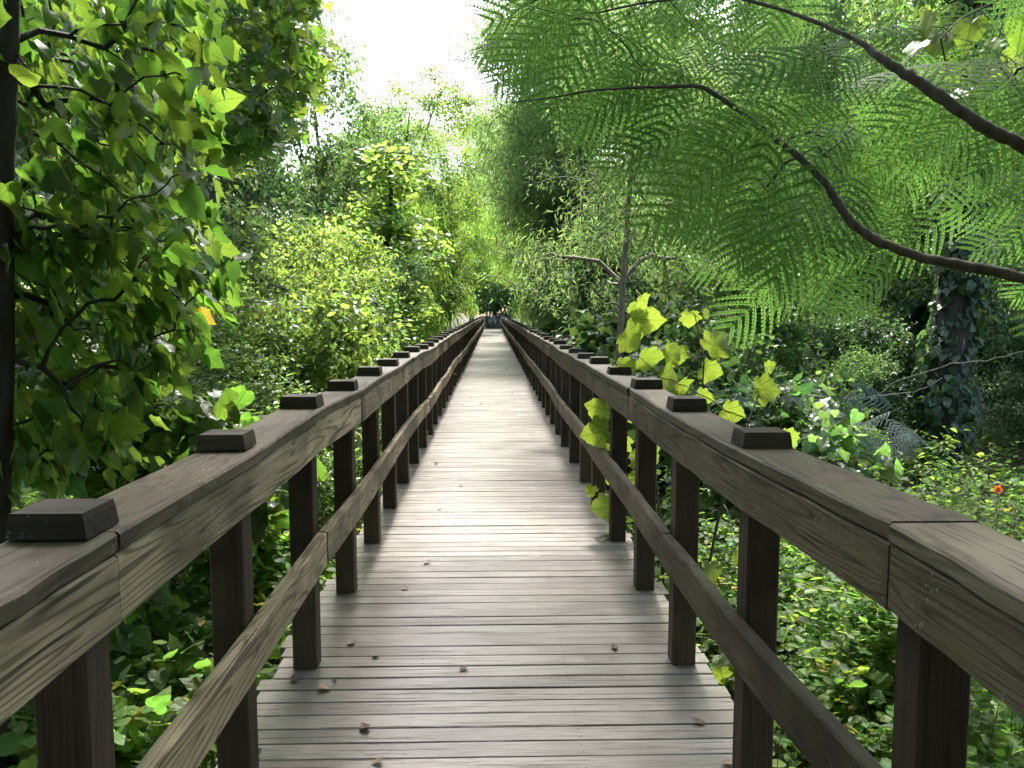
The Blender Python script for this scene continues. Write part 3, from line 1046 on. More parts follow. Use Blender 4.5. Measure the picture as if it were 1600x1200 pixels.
# ------------------------------------------------------------------ far end and the forest behind
far_lab = "deep forest tree on the left, seen only as leaves between nearer trees"
for X, Y, k, s_, lm in [(-9, 24, 0, 1.15, 'mid'), (-14, 20, 1, 1.2, 'mid'), (-6.5, 36, 2, 0.95, 'mid'), (-12, 34, 0, 1.1, 'dark'), (-20, 28, 1, 1.3, 'mid'), (-10, 50, 2, 1.0, 'mid'), (-18, 46, 0, 1.2, 'mid'), (-26, 40, 1, 1.4, 'mid'), (-5.4, 50, 1, .8, 'bright')]:
    BROAD[k].put(far_lab, "tree", X, Y, s_, group="deep forest trees left of the boardwalk", leaf=M[lm])
far_lab = "deep forest tree on the right, seen only as leaves between nearer trees"
for X, Y, k, s_, lm in [(10, 24, 2, 1.2, 'mid'), (15, 21, 0, 1.2, 'mid'), (7.5, 30, 1, 1.15, 'mid'), (13, 34, 0, 1.3, 'dark'), (20, 28, 2, 1.4, 'mid'), (6.0, 42, 0, 1.2, 'bright'), (11, 48, 1, 1.3, 'mid'), (19, 42, 2, 1.4, 'mid'), (28, 36, 0, 1.5, 'mid'), (5.2, 54, 2, 1.1, 'mid')]:
    BROAD[k].put(far_lab, "tree", X, Y, s_, group="deep forest trees right of the boardwalk", leaf=M[lm])
WILLOW.put("bright lime tree closing the view on the left beyond the far end", "tree", -4.2, 60, 1.5)
WILLOW.put("bright lime tree closing the view on the right beyond the far end", "tree", 4.0, 58, 1.4)
BROAD[1].put("yellow-green tree standing behind the people at the far end", "tree", 0.2, 84, 1.6, leaf=M['bright'])
BROAD[2].put("broadleaf tree behind the far end, left of the yellow-green one", "tree", -5.5, 80, 1.3, leaf=M['bright'])
BROAD[0].put("broadleaf tree behind the far end, right of the yellow-green one", "tree", 5.6, 82, 1.15, leaf=M['mid'])
DARK.put("small dark tree right of the people at the far end", "tree", 1.35, 70.5, 0.62, z=-0.55)
far_lab = "tree in the farthest row of forest closing off the horizon"
for X, Y, k, s_ in [(-14, 92, 0, 1.1), (-24, 84, 1, 1.3), (13, 94, 2, 1.3), (22, 80, 0, 1.4), (-36, 70, 2, 1.5), (34, 66, 1, 1.5), (-3, 105, 0, 1.1), (8, 108, 1, 1.4)]:
    BROAD[k].put(far_lab, "tree", X, Y, s_, group="farthest forest trees", leaf=M['mid'])
WILLOW.put("wide lime tree standing in the middle behind the people", "tree", 0.6, 76, 2.3)
BROAD[0].put("very tall bright tree far behind the people, closing the sky gap's lower right", "tree", -2.6, 90, 1.95, leaf=M['bright'])
# unseen trees added behind and beside the viewer to shade the near deck
for X, Y, k, s_ in [(-3.4, -2.6, 0, 0.9), (3.4, -2.2, 1, 0.9), (0.6, -6.0, 2, 1.1), (-2.6, -5.5, 1, 1.0), (3.0, -6.0, 0, 1.0), (-5.5, -4.0, 2, 1.0), (6.0, -4.0, 1, 1.0), (-1.0, -9.0, 0, 1.2), (2.2, -9.5, 2, 1.2), (6.2, 1.5, 2, 0.9), (-5.5, 2.0, 1, 0.9)]:
    BROAD[k].put("tall broadleaf tree unseen behind the viewer, added to shade the near planks", "tree", X, Y, s_, group="shade trees around the viewpoint", leaf=M['mid'])


# ------------------------------------------------------------------ near trees shaped to the photograph
def poly_points(poly, n):
    poly = np.array(poly, float)
    lo, hi = poly.min(0), poly.max(0)
    out = []
    x0, y0 = poly[:, 0], poly[:, 1]
    x1, y1 = np.roll(x0, -1), np.roll(y0, -1)
    while len(out) < n:
        q = lo + rng.random(2) * (hi - lo)
        c = ((y0 > q[1]) != (y1 > q[1]))
        xi = (x1 - x0) * (q[1] - y0) / (np.where(y1 == y0, 1e-9, y1 - y0)) + x0
        if (c & (q[0] < xi)).sum() % 2:
            out.append(q)
    return np.array(out)


def near_maple():
    base = np.array([px(-45, 2.75), 2.75, 0.0])
    base[2] = float(ground_z(base[0], base[1]))
    root = thing("maple_tree", "near maple with big drooping backlit leaves at the left edge of the view", "tree", base)
    lo, hi = at(4, 760, 2.75), at(13, 0, 2.75)
    f = (np.linspace(base[2] - 0.3, 5.6, 14) - lo[2]) / (hi[2] - lo[2])
    tp = lo + (hi - lo) * f[:, None] - base
    tp[:, :2] += rng.normal(0, 0.006, (14, 2))
    mb = MB()
    tube(mb, tp, np.linspace(0.036, 0.024, 14), 9)
    poly = [(-120, -60), (330, -60), (350, 90), (325, 190), (285, 300), (345, 400), (350, 480), (290, 530), (235, 610), (205, 690), (120, 745), (-120, 760)]
    q = poly_points(poly, 640)
    dep = 2.7 + 2.6 * rng.random(len(q)) ** 1.1
    A = np.array([at(a, b, d) for (a, b), d in zip(q, dep)])
    A[:, 0] = np.minimum(A[:, 0], -1.02)
    extra = np.stack([rng.uniform(-3.4, -0.9, 120), rng.uniform(0.4, 4.5, 120), rng.uniform(4.4, 5.8, 120)], -1)  # unseen part of the crown overhead, added to shade the near deck
    A = np.vstack([A, extra]) - base
    P, pr, ln = grow(list(tp[3:]), [-1] + list(range(10)), A, 0.3, 3, 0.05, 0.12)
    skeleton(mb, P, pr, 0.0022, 11, 0.36, 5, rmax=0.022)
    obj("trunk", mb.mesh("trunk", [M['bark_dark']], True), root)
    mbc = MB()
    n = len(ln)
    for tpl, per in ((T_MUL, 2), (T_HEART, 2), (T_MAPLE, 1)):
        k = np.repeat(np.arange(n), per)
        m = len(k)
        pos = P[ln][k] + rng.normal(0, 0.07, (m, 3))
        D = np.array([0.50, -0.12, -0.62]) + rng.normal(0, 0.34, (m, 3))
        N = np.array([0.42, 0.52, 0.6]) + rng.normal(0, 0.38, (m, 3))
        place(mbc, tpl, pos, D, N, 0.085 + 0.055 * rng.random(m))
    obj("crown", mbc.mesh("crown", [M['maple']], True), root)


near_maple()


def sweetgum():
    Y0 = 8.4
    base = np.array([px(210, Y0), Y0, 0.0])
    base[2] = float(ground_z(base[0], base[1]))
    root = thing("sweetgum_tree", "darker star-leaved tree whose boughs hang against the sky at top left", "tree", base)
    tp = curve_pts((0, 0, -0.3), (0.3, 0.0, 7.6), 14, 0.01)
    mb = MB()
    tube(mb, tp, np.linspace(0.10, 0.05, 14), 9)
    poly = [(230, -120), (500, -120), (485, 60), (500, 130), (455, 205), (385, 240), (310, 270), (250, 220), (230, 100)]
    q = poly_points(poly, 230)
    dep = 7.4 + 2.2 * rng.random(len(q))
    A = np.array([at(a, b, d) for (a, b), d in zip(q, dep)]) - base
    over = np.stack([rng.uniform(-0.8, 1.6, 760), rng.uniform(-0.6, 8.2, 760), rng.uniform(5.3, 7.2, 760)], -1)  # unseen boughs above the frame, added so the near planks fall in shade
    over = over[(over[:, 0] < 1.0) | (over[:, 1] < 6.2)] - base
    A = np.vstack([A, over])
    P, pr, ln = grow(list(tp[5:]), [-1] + list(range(8)), A, 0.3, 3, 0.05, 0.06)
    skeleton(mb, P, pr, 0.003, 9, 0.38, 5, rmax=0.045)
    obj("trunk", mb.mesh("trunk", [M['bark_dark']], True), root)
    mbc = MB()
    k = np.repeat(np.arange(len(ln)), 11)
    m = len(k)
    pos = P[ln][k] + rng.normal(0, 0.11, (m, 3))
    D = np.array([0.3, 0, -0.6]) + rng.normal(0, 0.45, (m, 3))
    N = np.array([0.2, -0.2, 0.8]) + rng.normal(0, 0.45, (m, 3))
    place(mbc, T_MAPLE, pos, D, N, 0.11 + 0.06 * rng.random(m))
    obj("crown", mbc.mesh("crown", [M['sweetgum']]), root)


sweetgum()


# mimosa ------------------------------------------------------------
def t_frond(npair=9, nl=12, bend=0.26, sag=0.3, open_=66):
    """a twice-divided leaf: ribbons of small leaflets along both sides of a curved midrib"""
    V, Q = [], []
    def quad(p, d, n, L, wd):
        s = np.cross(n, d)
        i = len(V)
        V.extend([p - s * wd, p + d * L * 0.86 - s * wd * 0.8, p + d * L, p + s * wd])
        Q.append((i, i + 1, i + 2, i + 3))
    up = np.array([0, 0, 1.0])
    for i in range(npair):
        u = 0.16 + 0.80 * i / (npair - 1)
        prof = math.sin(math.pi * (0.16 + 0.72 * (i / (npair - 1)) ** 0.9))
        L = 0.40 * prof + 0.03
        for sgn in (-1, 1):
            ang = R(open_ - 24 * i / (npair - 1) + sgn * 2 * math.sin(i * 2.1))
            p = np.array([u, 0, -0.10 * u * u])
            d0 = np.array([math.cos(ang), sgn * math.sin(ang), -0.05])
            for k in range(nl):
                f = (k + 0.6) / nl
                pos = p + d0 * L * f + np.array([bend * f * f * L, 0, -sag * f * f * L])
                tl = 0.027 * (0.55 + 0.45 * math.sin(math.pi * min(1, f + 0.12)))
                dd = norm(d0 + np.array([2 * bend * f, 0, -2 * sag * f]))
                lat = norm(np.cross(up, dd))
                if k < nl - 1:
                    quad(pos - dd * L / nl * 0.6, dd, up, L / nl * 1.5, 0.0075)
                for s2 in (-1, 1):
                    ld = norm(lat * s2 + dd * 0.55)
                    quad(pos, ld, up, tl, L / nl * 0.56)
    # midrib
    quad(np.array([-0.12, 0, 0]), np.array([1.0, 0, -0.05]), up, 1.1, 0.005)
    return np.array(V), np.array(Q), None


T_FROND = t_frond()
T_FROND_S = t_frond(7, 10, 0.34, 0.45, 72)
T_FROND_B = t_frond(10, 12, 0.40, 0.15, 74)
T_FROND_C = t_frond(8, 11, 0.18, 0.55, 60)


def mimosa():
    base = np.array([4.3, 3.2, 0.0])
    base[2] = float(ground_z(base[0], base[1]))
    root = thing("mimosa_tree", "mimosa tree reaching its bent branch and ferny fronds over the right railing", "tree", base)
    mb = MB()
    b1 = np.array([at(a, b, d) for a, b, d in [(1900, 480, 2.9), (1720, 455, 2.7), (1600, 434, 2.6), (1530, 420, 2.62), (1450, 405, 2.66), (1380, 382, 2.72), (1333, 352, 2.78), (1312, 322, 2.8), (1290, 285, 2.84), (1250, 245, 2.9), (1200, 208, 2.95), (1150, 168, 3.0), (1095, 133, 3.05), (1040, 136, 3.1), (980, 137, 3.15), (920, 142, 3.25), (860, 153, 3.3), (800, 160, 3.4)]]) - base
    r1 = np.array([.036, .030, .0265, .025, .023, .022, .0215, .020, .019, .017, .0155, .014, .0115, .0085, .0075, .006, .0045, .003])
    def rough(b, r):
        t = np.linspace(0, len(b) - 1, 6 * len(b))
        q = np.stack([np.interp(t, range(len(b)), b[:, i]) for i in range(3)], -1)
        k = np.array([.25, .5, .25])
        for _ in range(2):
            for i in range(3):
                q[1:-1, i] = np.convolve(q[:, i], k, 'valid')
        rr = np.interp(t, range(len(b)), r)
        q = q + rng.normal(0, 0.10, q.shape) * rr[:, None]
        rr = rr * (1 + rng.normal(0, 0.06, len(rr)) + 0.22 * (rng.random(len(rr)) > .93))
        tube(mb, q, rr, 10)
    rough(b1, r1 * 0.75)
    b2 = np.array([at(a, b, d) for a, b, d in [(1900, 360, 2.7), (1750, 300, 2.5), (1600, 230, 2.35), (1540, 200, 2.35), (1470, 152, 2.4), (1420, 118, 2.45), (1382, 95, 2.5), (1340, 62, 2.6), (1240, 20, 2.8), (1130, -10, 3.0), (1000, 5, 3.2), (900, 28, 3.4), (820, 8, 3.6)]]) - base
    r2 = np.array([.034, .031, .029, .028, .026, .023, .021, .012, .010, .009, .007, .005, .003])
    rough(b2, r2 * 0.68)
    tp = curve_pts((0, 0, -0.3), b1[0] + np.array([0.5, 0.2, 0.2]), 8, 0.03)
    tp = np.vstack([tp, b1[0][None]])
    tube(mb, tp, np.linspace(0.10, 0.04, 9), 10)
    tp2 = np.vstack([tp[6][None], (tp[6] + b2[0])[None] / 2, b2[0][None]])
    tube(mb, tp2, [0.055, 0.045, 0.035], 8)
    poly = [(840, -80), (1720, -80), (1720, 420), (1560, 390), (1470, 375), (1330, 410), (1260, 440), (1200, 420), (1175, 340), (1130, 280), (1080, 225), (1010, 170), (920, 140), (850, 110)]
    q = poly_points(poly, 84)
    dep = np.where(rng.random(len(q)) < .12, 2.6, 3.1) + 1.7 * rng.random(len(q))
    A = np.array([at(a, b, d) for (a, b), d in zip(q, dep)])
    over = np.stack([rng.uniform(0.2, 4.2, 60), rng.uniform(0.4, 4.2, 60), rng.uniform(4.1, 5.2, 60)], -1)  # overhead fronds out of view, added as shade for the near deck
    A = np.vstack([A, over]) - base
    nodes = list(b1) + list(b2)
    par = [-1] + list(range(len(b1) - 1)) + [-1] + list(range(len(b1), len(b1) + len(b2) - 1))
    P, pr, ln = grow(nodes, par, A, 0.25, 3, 0.05, 0.05)
    skeleton(mb, P, pr, 0.0014, len(nodes), 0.34, 5, rmax=0.008)
    obj("trunk", mb.mesh("trunk", [M['bark_brown']], True), root)
    mbc = MB()
    n = len(ln)
    E = P[ln]
    # each twig end carries a flat spray: fronds alternating left and right in one plane
    tw = norm(np.stack([rng.normal(-0.75, 0.3, n), rng.normal(-0.1, 0.2, n), rng.normal(-0.18, 0.25, n)], -1))
    pn = norm(np.stack([rng.normal(0, 0.2, n), rng.normal(-0.85, 0.2, n), rng.normal(0.25, 0.35, n)], -1))
    sd_ = np.cross(pn, tw)
    for q_, (along, sgn, tpl, s0) in enumerate([(0.02, 0.25, T_FROND, 0.44), (-0.10, 1.0, T_FROND_B, 0.42), (-0.16, -1.0, T_FROND_C, 0.38), (-0.26, 1.0, T_FROND_S, 0.36)]):
        use = rng.random(n) < (1.0, 0.75, 0.6, 0.3)[q_]
        m = int(use.sum())
        pos = E[use] + tw[use] * along
        D = tw[use] * 0.75 + sd_[use] * sgn * 0.7 + np.array([0, 0, -0.15]) + rng.normal(0, 0.2, (m, 3))
        place(mbc, tpl, pos, D, pn[use] + rng.normal(0, 0.12, (m, 3)), s0 * (0.8 + 0.4 * rng.random(m)))
    obj("crown", mbc.mesh("crown", [M['mimosa']]), root)
    # a few round yellow-green leaves of a neighbouring vine
mimosa()


def vine_spray():
    Y0 = 3.6
    c = at(1480, 40, Y0)
    root = thing("vine", "vine with round yellow-green leaves climbing among the mimosa at top right", "vine", c)
    mb = MB()
    P = np.array([at(a, b, Y0) for a, b in [(1600, -60), (1560, 0), (1500, 30), (1470, 60), (1480, 110), (1540, 130), (1600, 150)]]) - c
    tube(mb, P, 0.004, 5)
    obj("stem", mb.mesh("stem", [M['bark_dark']]), root)
    ps = np.array([at(a, b, Y0 + rng.normal(0, .15)) for a, b in [(1455, 20), (1480, 50), (1500, 95), (1520, 30), (1545, 95), (1590, 85), (1470, 105), (1440, 65), (1560, 60), (1600, 25), (1600, 120), (1510, 140)]]) - c
    m = len(ps)
    mbl = MB()
    place(mbl, T_HEART, ps, np.array([-.4, -.1, -.6]) + rng.normal(0, .35, (m, 3)), np.array([0, -.5, .7]) + rng.normal(0, .3, (m, 3)), 0.13 + 0.05 * rng.random(m))
    obj("leaves", mbl.mesh("leaves", [M['syc']]), root)


vine_spray()


# sycamore sapling ---------------------------------------------------
def sycamore():
    base = np.array([1.25, 5.2, 0.0])
    base[2] = float(ground_z(base[0], base[1]))
    root = thing("sycamore_sapling", "sycamore sapling with large glowing yellow-green leaves beside the right railing", "sapling", base)
    L = [  # px, py of the leaf base, size in px, direction (px), depth
        (985, 495, 74, (1, .3), 5.2), (1003, 462, 26, (.3, .4), 5.3), (1078, 488, 40, (.1, 1), 5.2), (1100, 492, 22, (.6, -.3), 5.3), (1107, 548, 62, (.8, -.7), 5.0),
        (1097, 575, 50, (1, .35), 5.0), (975, 520, 60, (.8, .8), 5.0), (1000, 560, 62, (1, .1), 4.8), (965, 572, 48, (1, .25), 4.9), (1030, 590, 60, (1, .2), 4.8),
        (1060, 600, 48, (.6, .6), 4.8), (1180, 607, 60, (.9, .1), 4.7), (1130, 640, 52, (.9, .4), 4.6), (1220, 682, 46, (1, .2), 4.5), (1196, 574, 26, (1, -.2), 4.9),
        (1062, 540, 50, (-.2, .9), 5.1), (1010, 480, 40, (-.9, .2), 5.2), (1090, 615, 40, (.9, .5), 4.7), (1040, 560, 46, (.9, -.5), 5.0), (985, 600, 40, (.5, .8), 4.8),
        (955, 640, 66, (-1, -.1), 5.3), (950, 672, 64, (-1, .25), 5.2), (975, 680, 56, (-.6, .8), 5.2), (985, 640, 40, (.4, .8), 5.2), (960, 790, 60, (-.9, .3), 5.0),
        (985, 750, 36, (.7, -.3), 5.0), (930, 770, 26, (-.8, -.5), 5.0), (1000, 700, 60, (.6, .9), 5.0), 
        (1140, 700, 60, (.9, .6), 4.6), (1110, 880, 44, (.2, 1), 4.2), (1150, 860, 50, (.8, .5), 4.2), (1125, 1045, 40, (.2, .9), 3.7),
    ]
    mb = MB()
    stems = [np.array([base - base + [0, 0, -.2], at(1030, 800, 5.1) - base, at(1015, 650, 5.1) - base, at(1000, 560, 5.1) - base, at(990, 480, 5.25) - base]),
             np.array([base - base + [0.05, 0, -.2], at(1080, 780, 4.9) - base, at(1095, 660, 4.9) - base, at(1100, 560, 5.0) - base, at(1085, 490, 5.2) - base]),
             np.array([base - base + [0.08, -.1, -.2], at(1120, 820, 4.7) - base, at(1150, 720, 4.6) - base, at(1180, 630, 4.65) - base, at(1200, 580, 4.8) - base])]
    nodes, par = [], []
    for s in stems:
        t = np.linspace(0, 4, 13)
        sp = np.stack([np.interp(t, range(5), s[:, i]) for i in range(3)], -1)
        tube(mb, sp, np.linspace(0.011, 0.003, 13), 6)
        o_ = len(nodes)
        nodes += list(sp)
        par += [-1] + [o_ + i for i in range(12)]
    B, D, S = [], [], []
    for a, b, s, (dx, dy), d in L:
        p = at(a, b, d)
        B.append(p - base)
        D.append(np.array([dx, random.gauss(-0.1, .25), -dy]))
        S.append(s * 0.72 * d / 1200)
    B, D, S = map(np.array, (B, D, S))
    P, pr, ln = grow(nodes, par, B, 0.1, 3, 0.03, 0.1)
    skeleton(mb, P, pr, 0.0016, len(nodes), 0.3, 5, rmax=0.004)
    obj("stem", mb.mesh("stem", [M['bark_brown']], True), root)
    m = len(B)
    N = np.array([0.05, -0.9, -0.25]) + rng.normal(0, 0.25, (m, 3))
    for i in range(m):
        mbl = MB()
        place(mbl, T_SYC if i % 2 else T_SYC_CURLED, B[i:i + 1], D[i:i + 1], N[i:i + 1], S[i:i + 1])
        obj("leaf", mbl.mesh("leaf", [M['syc']], True), root)


sycamore()


# blue-green mimosa seedling near the ivy trunk
def blue_spray():
    c = at(1350, 690, 7.2)
    c[2] = float(ground_z(c[0], c[1]))
    root = thing("mimosa_seedling", "low spray of bluish feathery fronds left of the ivy covered trunk", "plant", c)
    tgt = np.array([at(a, b, 7.2) for a, b in [(1290, 672), (1320, 655), (1350, 668), (1380, 650), (1410, 660), (1340, 680), (1310, 690), (1400, 640), (1265, 680), (1425, 675)]]) - c
    st = curve_pts((0.1, 0, -.1), at(1390, 665, 7.2) - c, 8, .04)
    mb = MB()
    tube(mb, st, np.linspace(.012, .004, 8), 6)
    P, pr, ln = grow(list(st), [-1] + list(range(7)), tgt, .1)
    skeleton(mb, P, pr, .002, 8, .3, 4, rmax=.006)
    obj("stem", mb.mesh("stem", [M['bark_brown']], True), root)
    mbl = MB()
    k = np.repeat(np.arange(len(ln)), 2)
    m = len(k)
    place(mbl, T_FROND, P[ln][k], np.array([-.5, -.3, -.15]) + rng.normal(0, .5, (m, 3)), np.array([0, -.5, .8]) + rng.normal(0, .2, (m, 3)), 0.34 + .1 * rng.random(m))
    obj("fronds", mbl.mesh("fronds", [M['fern']]), root)


blue_spray()


# bare arching twigs on the right
def bare(label, pts, Y, r):
    P = np.array([at(a, b, Y) for a, b in pts])
    c = P[0].copy()
    mb = MB()
    t = np.linspace(0, len(P) - 1, 5 * len(P))
    Q = np.stack([np.interp(t, range(len(P)), P[:, i]) for i in range(3)], -1)
    Q += rng.normal(0, .008, Q.shape)
    tube(mb, Q - c, np.linspace(r, r * .4, len(Q)), 5)
    for k in range(8, len(Q) - 4, 5):
        e = Q[k] + np.array([rng.normal(0, .22), rng.normal(0, .2), rng.normal(.1, .16)])
        tube(mb, curve_pts(Q[k], e, 5, .08) - c, np.linspace(r * .45, r * .15, 5), 4)
    o = obj("bare_branch", mb.mesh("bare_branch", [M['bark_grey']], True), None, c)
    tag(o, label, "branch")


bare("bare pale branch arching up from the ground past the ivy covered trunk", [(1335, 760), (1345, 640), (1400, 595), (1480, 570), (1560, 560), (1640, 535)], 8.0, .012)
bare("lower bare pale branch bowed below the other, ending at the ivy covered trunk", [(1290, 720), (1310, 630), (1370, 618), (1430, 612), (1475, 590)], 8.2, .010)

# orange flower
fp = at(1558, 764, 5.0)
gz = float(ground_z(fp[0], fp[1]))
fl = thing("flower", "single orange trumpet flower among the ground plants at the right edge", "flower", (fp[0], fp[1], gz))
mb = MB()
tube(mb, curve_pts((0.05, .02, -.1), (0, 0, fp[2] - gz), 6, .03), np.linspace(.004, .002, 6), 5)
obj("stem", mb.mesh("stem", [M['bark_brown']]), fl)
mb = MB()
a = np.linspace(0, 6.283, 6)[:-1]
place(mb, T_HEART, np.tile([[0, 0, fp[2] - gz]], (5, 1)), np.stack([np.cos(a), -.5 + 0 * a, np.sin(a)], -1), np.tile([[0, -1, .1]], (5, 1)) + rng.normal(0, .1, (5, 3)), .038)
obj("petals", mb.mesh("petals", [M['flower']]), fl)

# ------------------------------------------------------------------ undergrowth
def undergrowth():
    mb, mbs = MB(), MB()
    B = []
    def band(n, x0, x1, y0, y1, h0, h1, side):
        X = side * rng.uniform(x0, x1, n)
        Y = rng.uniform(y0, y1, n)
        H = rng.uniform(h0, h1, n)
        B.append(np.stack([X, Y, H], -1))
    for s in (-1, 1):
        band(560, 0.98, 3.4, 0.9, 6.5, 0.35, 0.95, s)
        band(420, 3.4, 7.0, 1.5, 8.0, 0.25, 0.7, s)
        band(750, 1.0, 6.0, 6.5, 16, 0.3, 0.9, s)
        band(500, 6.0, 12.0, 6.0, 18, 0.2, 0.6, s)
        band(520, 1.0, 4.0, 16, 40, 0.4, 1.2, s)
        band(160, 1.0, 4.0, 40, 66, 0.5, 1.5, s)
    B.append(np.stack([rng.uniform(-8, 8, 160), rng.uniform(76, 84, 160), rng.uniform(.5, 1.6, 160)], -1))
    B = np.concatenate(B)
    far = B[:, 1] > 16
    gz = ground_z(B[:, 0], B[:, 1])
    base = np.stack([B[:, 0], B[:, 1], gz - .03], -1)
    lean = rng.normal(0, .16, (len(B), 2)) * B[:, 2:3]
    top = base + np.concatenate([lean, B[:, 2:3]], 1)
    patch = np.sin(1.1 * base[:, 0] + 2.0) * np.sin(0.9 * base[:, 1] + 0.5) + 0.6 * np.sin(2.7 * base[:, 0] - 1.9 * base[:, 1])
    keep = (np.abs(top[:, 0]) > 0.99) & ((patch > -0.55) | (np.abs(base[:, 0]) < 2.4) | (rng.random(len(base)) < .25))
    base, top, far, H = base[keep], top[keep], far[keep], B[keep, 2]
    near = base[:, 1] < 9
    spc = np.sin(1.7 * base[:, 0] + 0.6) * np.cos(1.3 * base[:, 1]) + rng.normal(0, .35, len(base))
    segs(mbs, base[near], top[near], np.full(near.sum(), .004), np.full(near.sum(), .0015), 3)
    for tpl, m_, per, s0 in ((T_OV, near & (spc < .1), 24, .066), (T_HEART, near & (spc >= .1) & (spc < .55), 15, .085), (T_MAPLE, near & (spc >= .55) & (spc < .8), 13, .10), (T_NARROW, near & (spc >= .8), 34, .13), (T_SIMPLE, (~near) & (~far), 22, .085), (T_SIMPLE, far, 22, .16)):
        k = np.repeat(np.where(m_)[0], per)
        n = len(k)
        f = 0.25 + 0.75 * rng.random(n)
        pos = base[k] + (top[k] - base[k]) * f[:, None] + rng.normal(0, .03, (n, 3))
        a = rng.random(n) * 6.283
        o_ = np.stack([np.cos(a), np.sin(a), np.zeros(n)], -1)
        pos = pos + o_ * (rng.random(n) * .22 * (1.3 - f))[:, None]
        ok = np.abs(pos[:, 0]) > 0.97
        pos, o_, a = pos[ok], o_[ok], a[ok]
        n = len(pos)
        D = o_ + np.stack([np.zeros(n), np.zeros(n), rng.normal(-.15, .25, n)], -1)
        N = np.array([0, 0, 1.0]) + rng.normal(0, .38, (n, 3))
        S = s0 * (.55 + .9 * rng.random(n))
        place(mb, tpl, pos, D, N, S)
    nq = mb.n
    o = obj("undergrowth", mb.mesh("undergrowth", [M['herb']]))
    tag(o, "dense leafy green undergrowth covering the forest floor on both sides of the boardwalk", "undergrowth", kind="stuff")
    s = obj("stems", mbs.mesh("stems", [M['bark_brown']]), o)
    s["kind"] = "stuff"


undergrowth()
BUSH[1].put("glowing broad leaved bush under the near maple, just behind the left railing", "shrub", px(215, 4.4), 4.4, (1.0, 1.0, 1.15), leaf=M['maple'])
BUSH[0].put("wide bush closing the gap behind the people at the far end", "shrub", -0.4, 73.5, (2.2, 2.0, 2.0), z=-0.6, leaf=M['mid'])
BUSH[1].put("second wide bush behind the people, on their right", "shrub", 1.7, 74.5, (2.0, 2.0, 2.2), z=-0.6, leaf=M['dark'])
# dead leaves and fallen sticks on the soil
n = 9000
X = rng.choice([-1, 1], n) * (1.0 + 9.0 * rng.random(n) ** 1.3)
Y = 1.0 + 19 * rng.random(n)
a = rng.random(n) * 6.283
mb = MB()
place(mb, T_OV, np.stack([X, Y, ground_z(X, Y) + .02 + .03 * rng.random(n)], -1), np.stack([np.cos(a), np.sin(a), rng.normal(0, .2, n)], -1), np.array([0, 0, 1.0]) + rng.normal(0, .3, (n, 3)), .07 + .06 * rng.random(n))
lit = obj("leaf_litter", mb.mesh("leaf_litter", [M['litter_brown']]))
tag(lit, "dead brown leaves lying on the forest floor between the plants", "leaf litter", kind="stuff")
# larger low plants close to the posts
BUSH[0].put("broad leaved bush between the nearest left posts, under the railing", "shrub", -1.75, 3.1, (.75, .75, .62), leaf=M['herb'])
BUSH[1].put("broad leaved bush behind the second left post, level with the deck", "shrub", -1.8, 4.9, (.8, .8, .66), leaf=M['herb'])
LUSH[0].put("leafy bush seen under the right railing between the two nearest posts", "shrub", 1.95, 3.3, (.75, .75, .36), leaf=M['herb'])
LUSH[1].put("leafy bush under the right railing behind the second post", "shrub", 2.1, 5.0, (.8, .8, .40), leaf=M['herb'])


# little sprouts at the deck edges
def sprout(label, p, Y, h, n, side):
    c = at(*p, Y)
    c[2] = -0.12
    c[0] = side * 0.955
    root = thing("sprout", label, "plant", c)
    tip = np.array([-side * 0.18, 0.03, h + .12])
    st = curve_pts((0, 0, -0.8), tip, 8, .04)
    mb = MB()
    tube(mb, st, np.linspace(.005, .0015, 8), 5)
    obj("stem", mb.mesh("stem", [M['bark_brown']]), root)
    mbl = MB()
    f = rng.random(n) * .45 + .55
    i = np.minimum((f * 7).astype(int), 6)
    pos = st[i] + (st[i + 1] - st[i]) * (f * 7 - i)[:, None]
    a = rng.random(n) * 6.283
    place(mbl, T_OV, pos, np.stack([np.cos(a), np.sin(a), rng.normal(0.1, .3, n)], -1), np.array([0, -.2, 1]) + rng.normal(0, .35, (n, 3)), .06 + .04 * rng.random(n))
    obj("leaves", mbl.mesh("leaves", [M['bright']]), root)


sprout("small green sprout leaning over the left deck edge, the nearer of two", (660, 690), 8.8, .18, 22, -1)
sprout("small green sprout at the left deck edge, the farther of two", (705, 606), 14.8, .32, 26, -1)
sprout("thin green sprout creeping onto the right deck edge below the sycamore leaves", (950, 850), 4.9, .05, 14, 1)

# fallen leaves -------------------------------------------------------
def leaf_mesh(tpl, mat, nm, curl):
    V, Q, T = tpl
    V = V.copy()
    V[:, 0] -= .5
    V[:, 2] = curl * (V[:, 0] ** 2 * 1.6 + V[:, 1] ** 2 * 2.0) + 0.02
    return mesh(nm, V, Q, T, np.stack([V[:, 0] + .5, V[:, 1] + .5], -1), False, [mat])


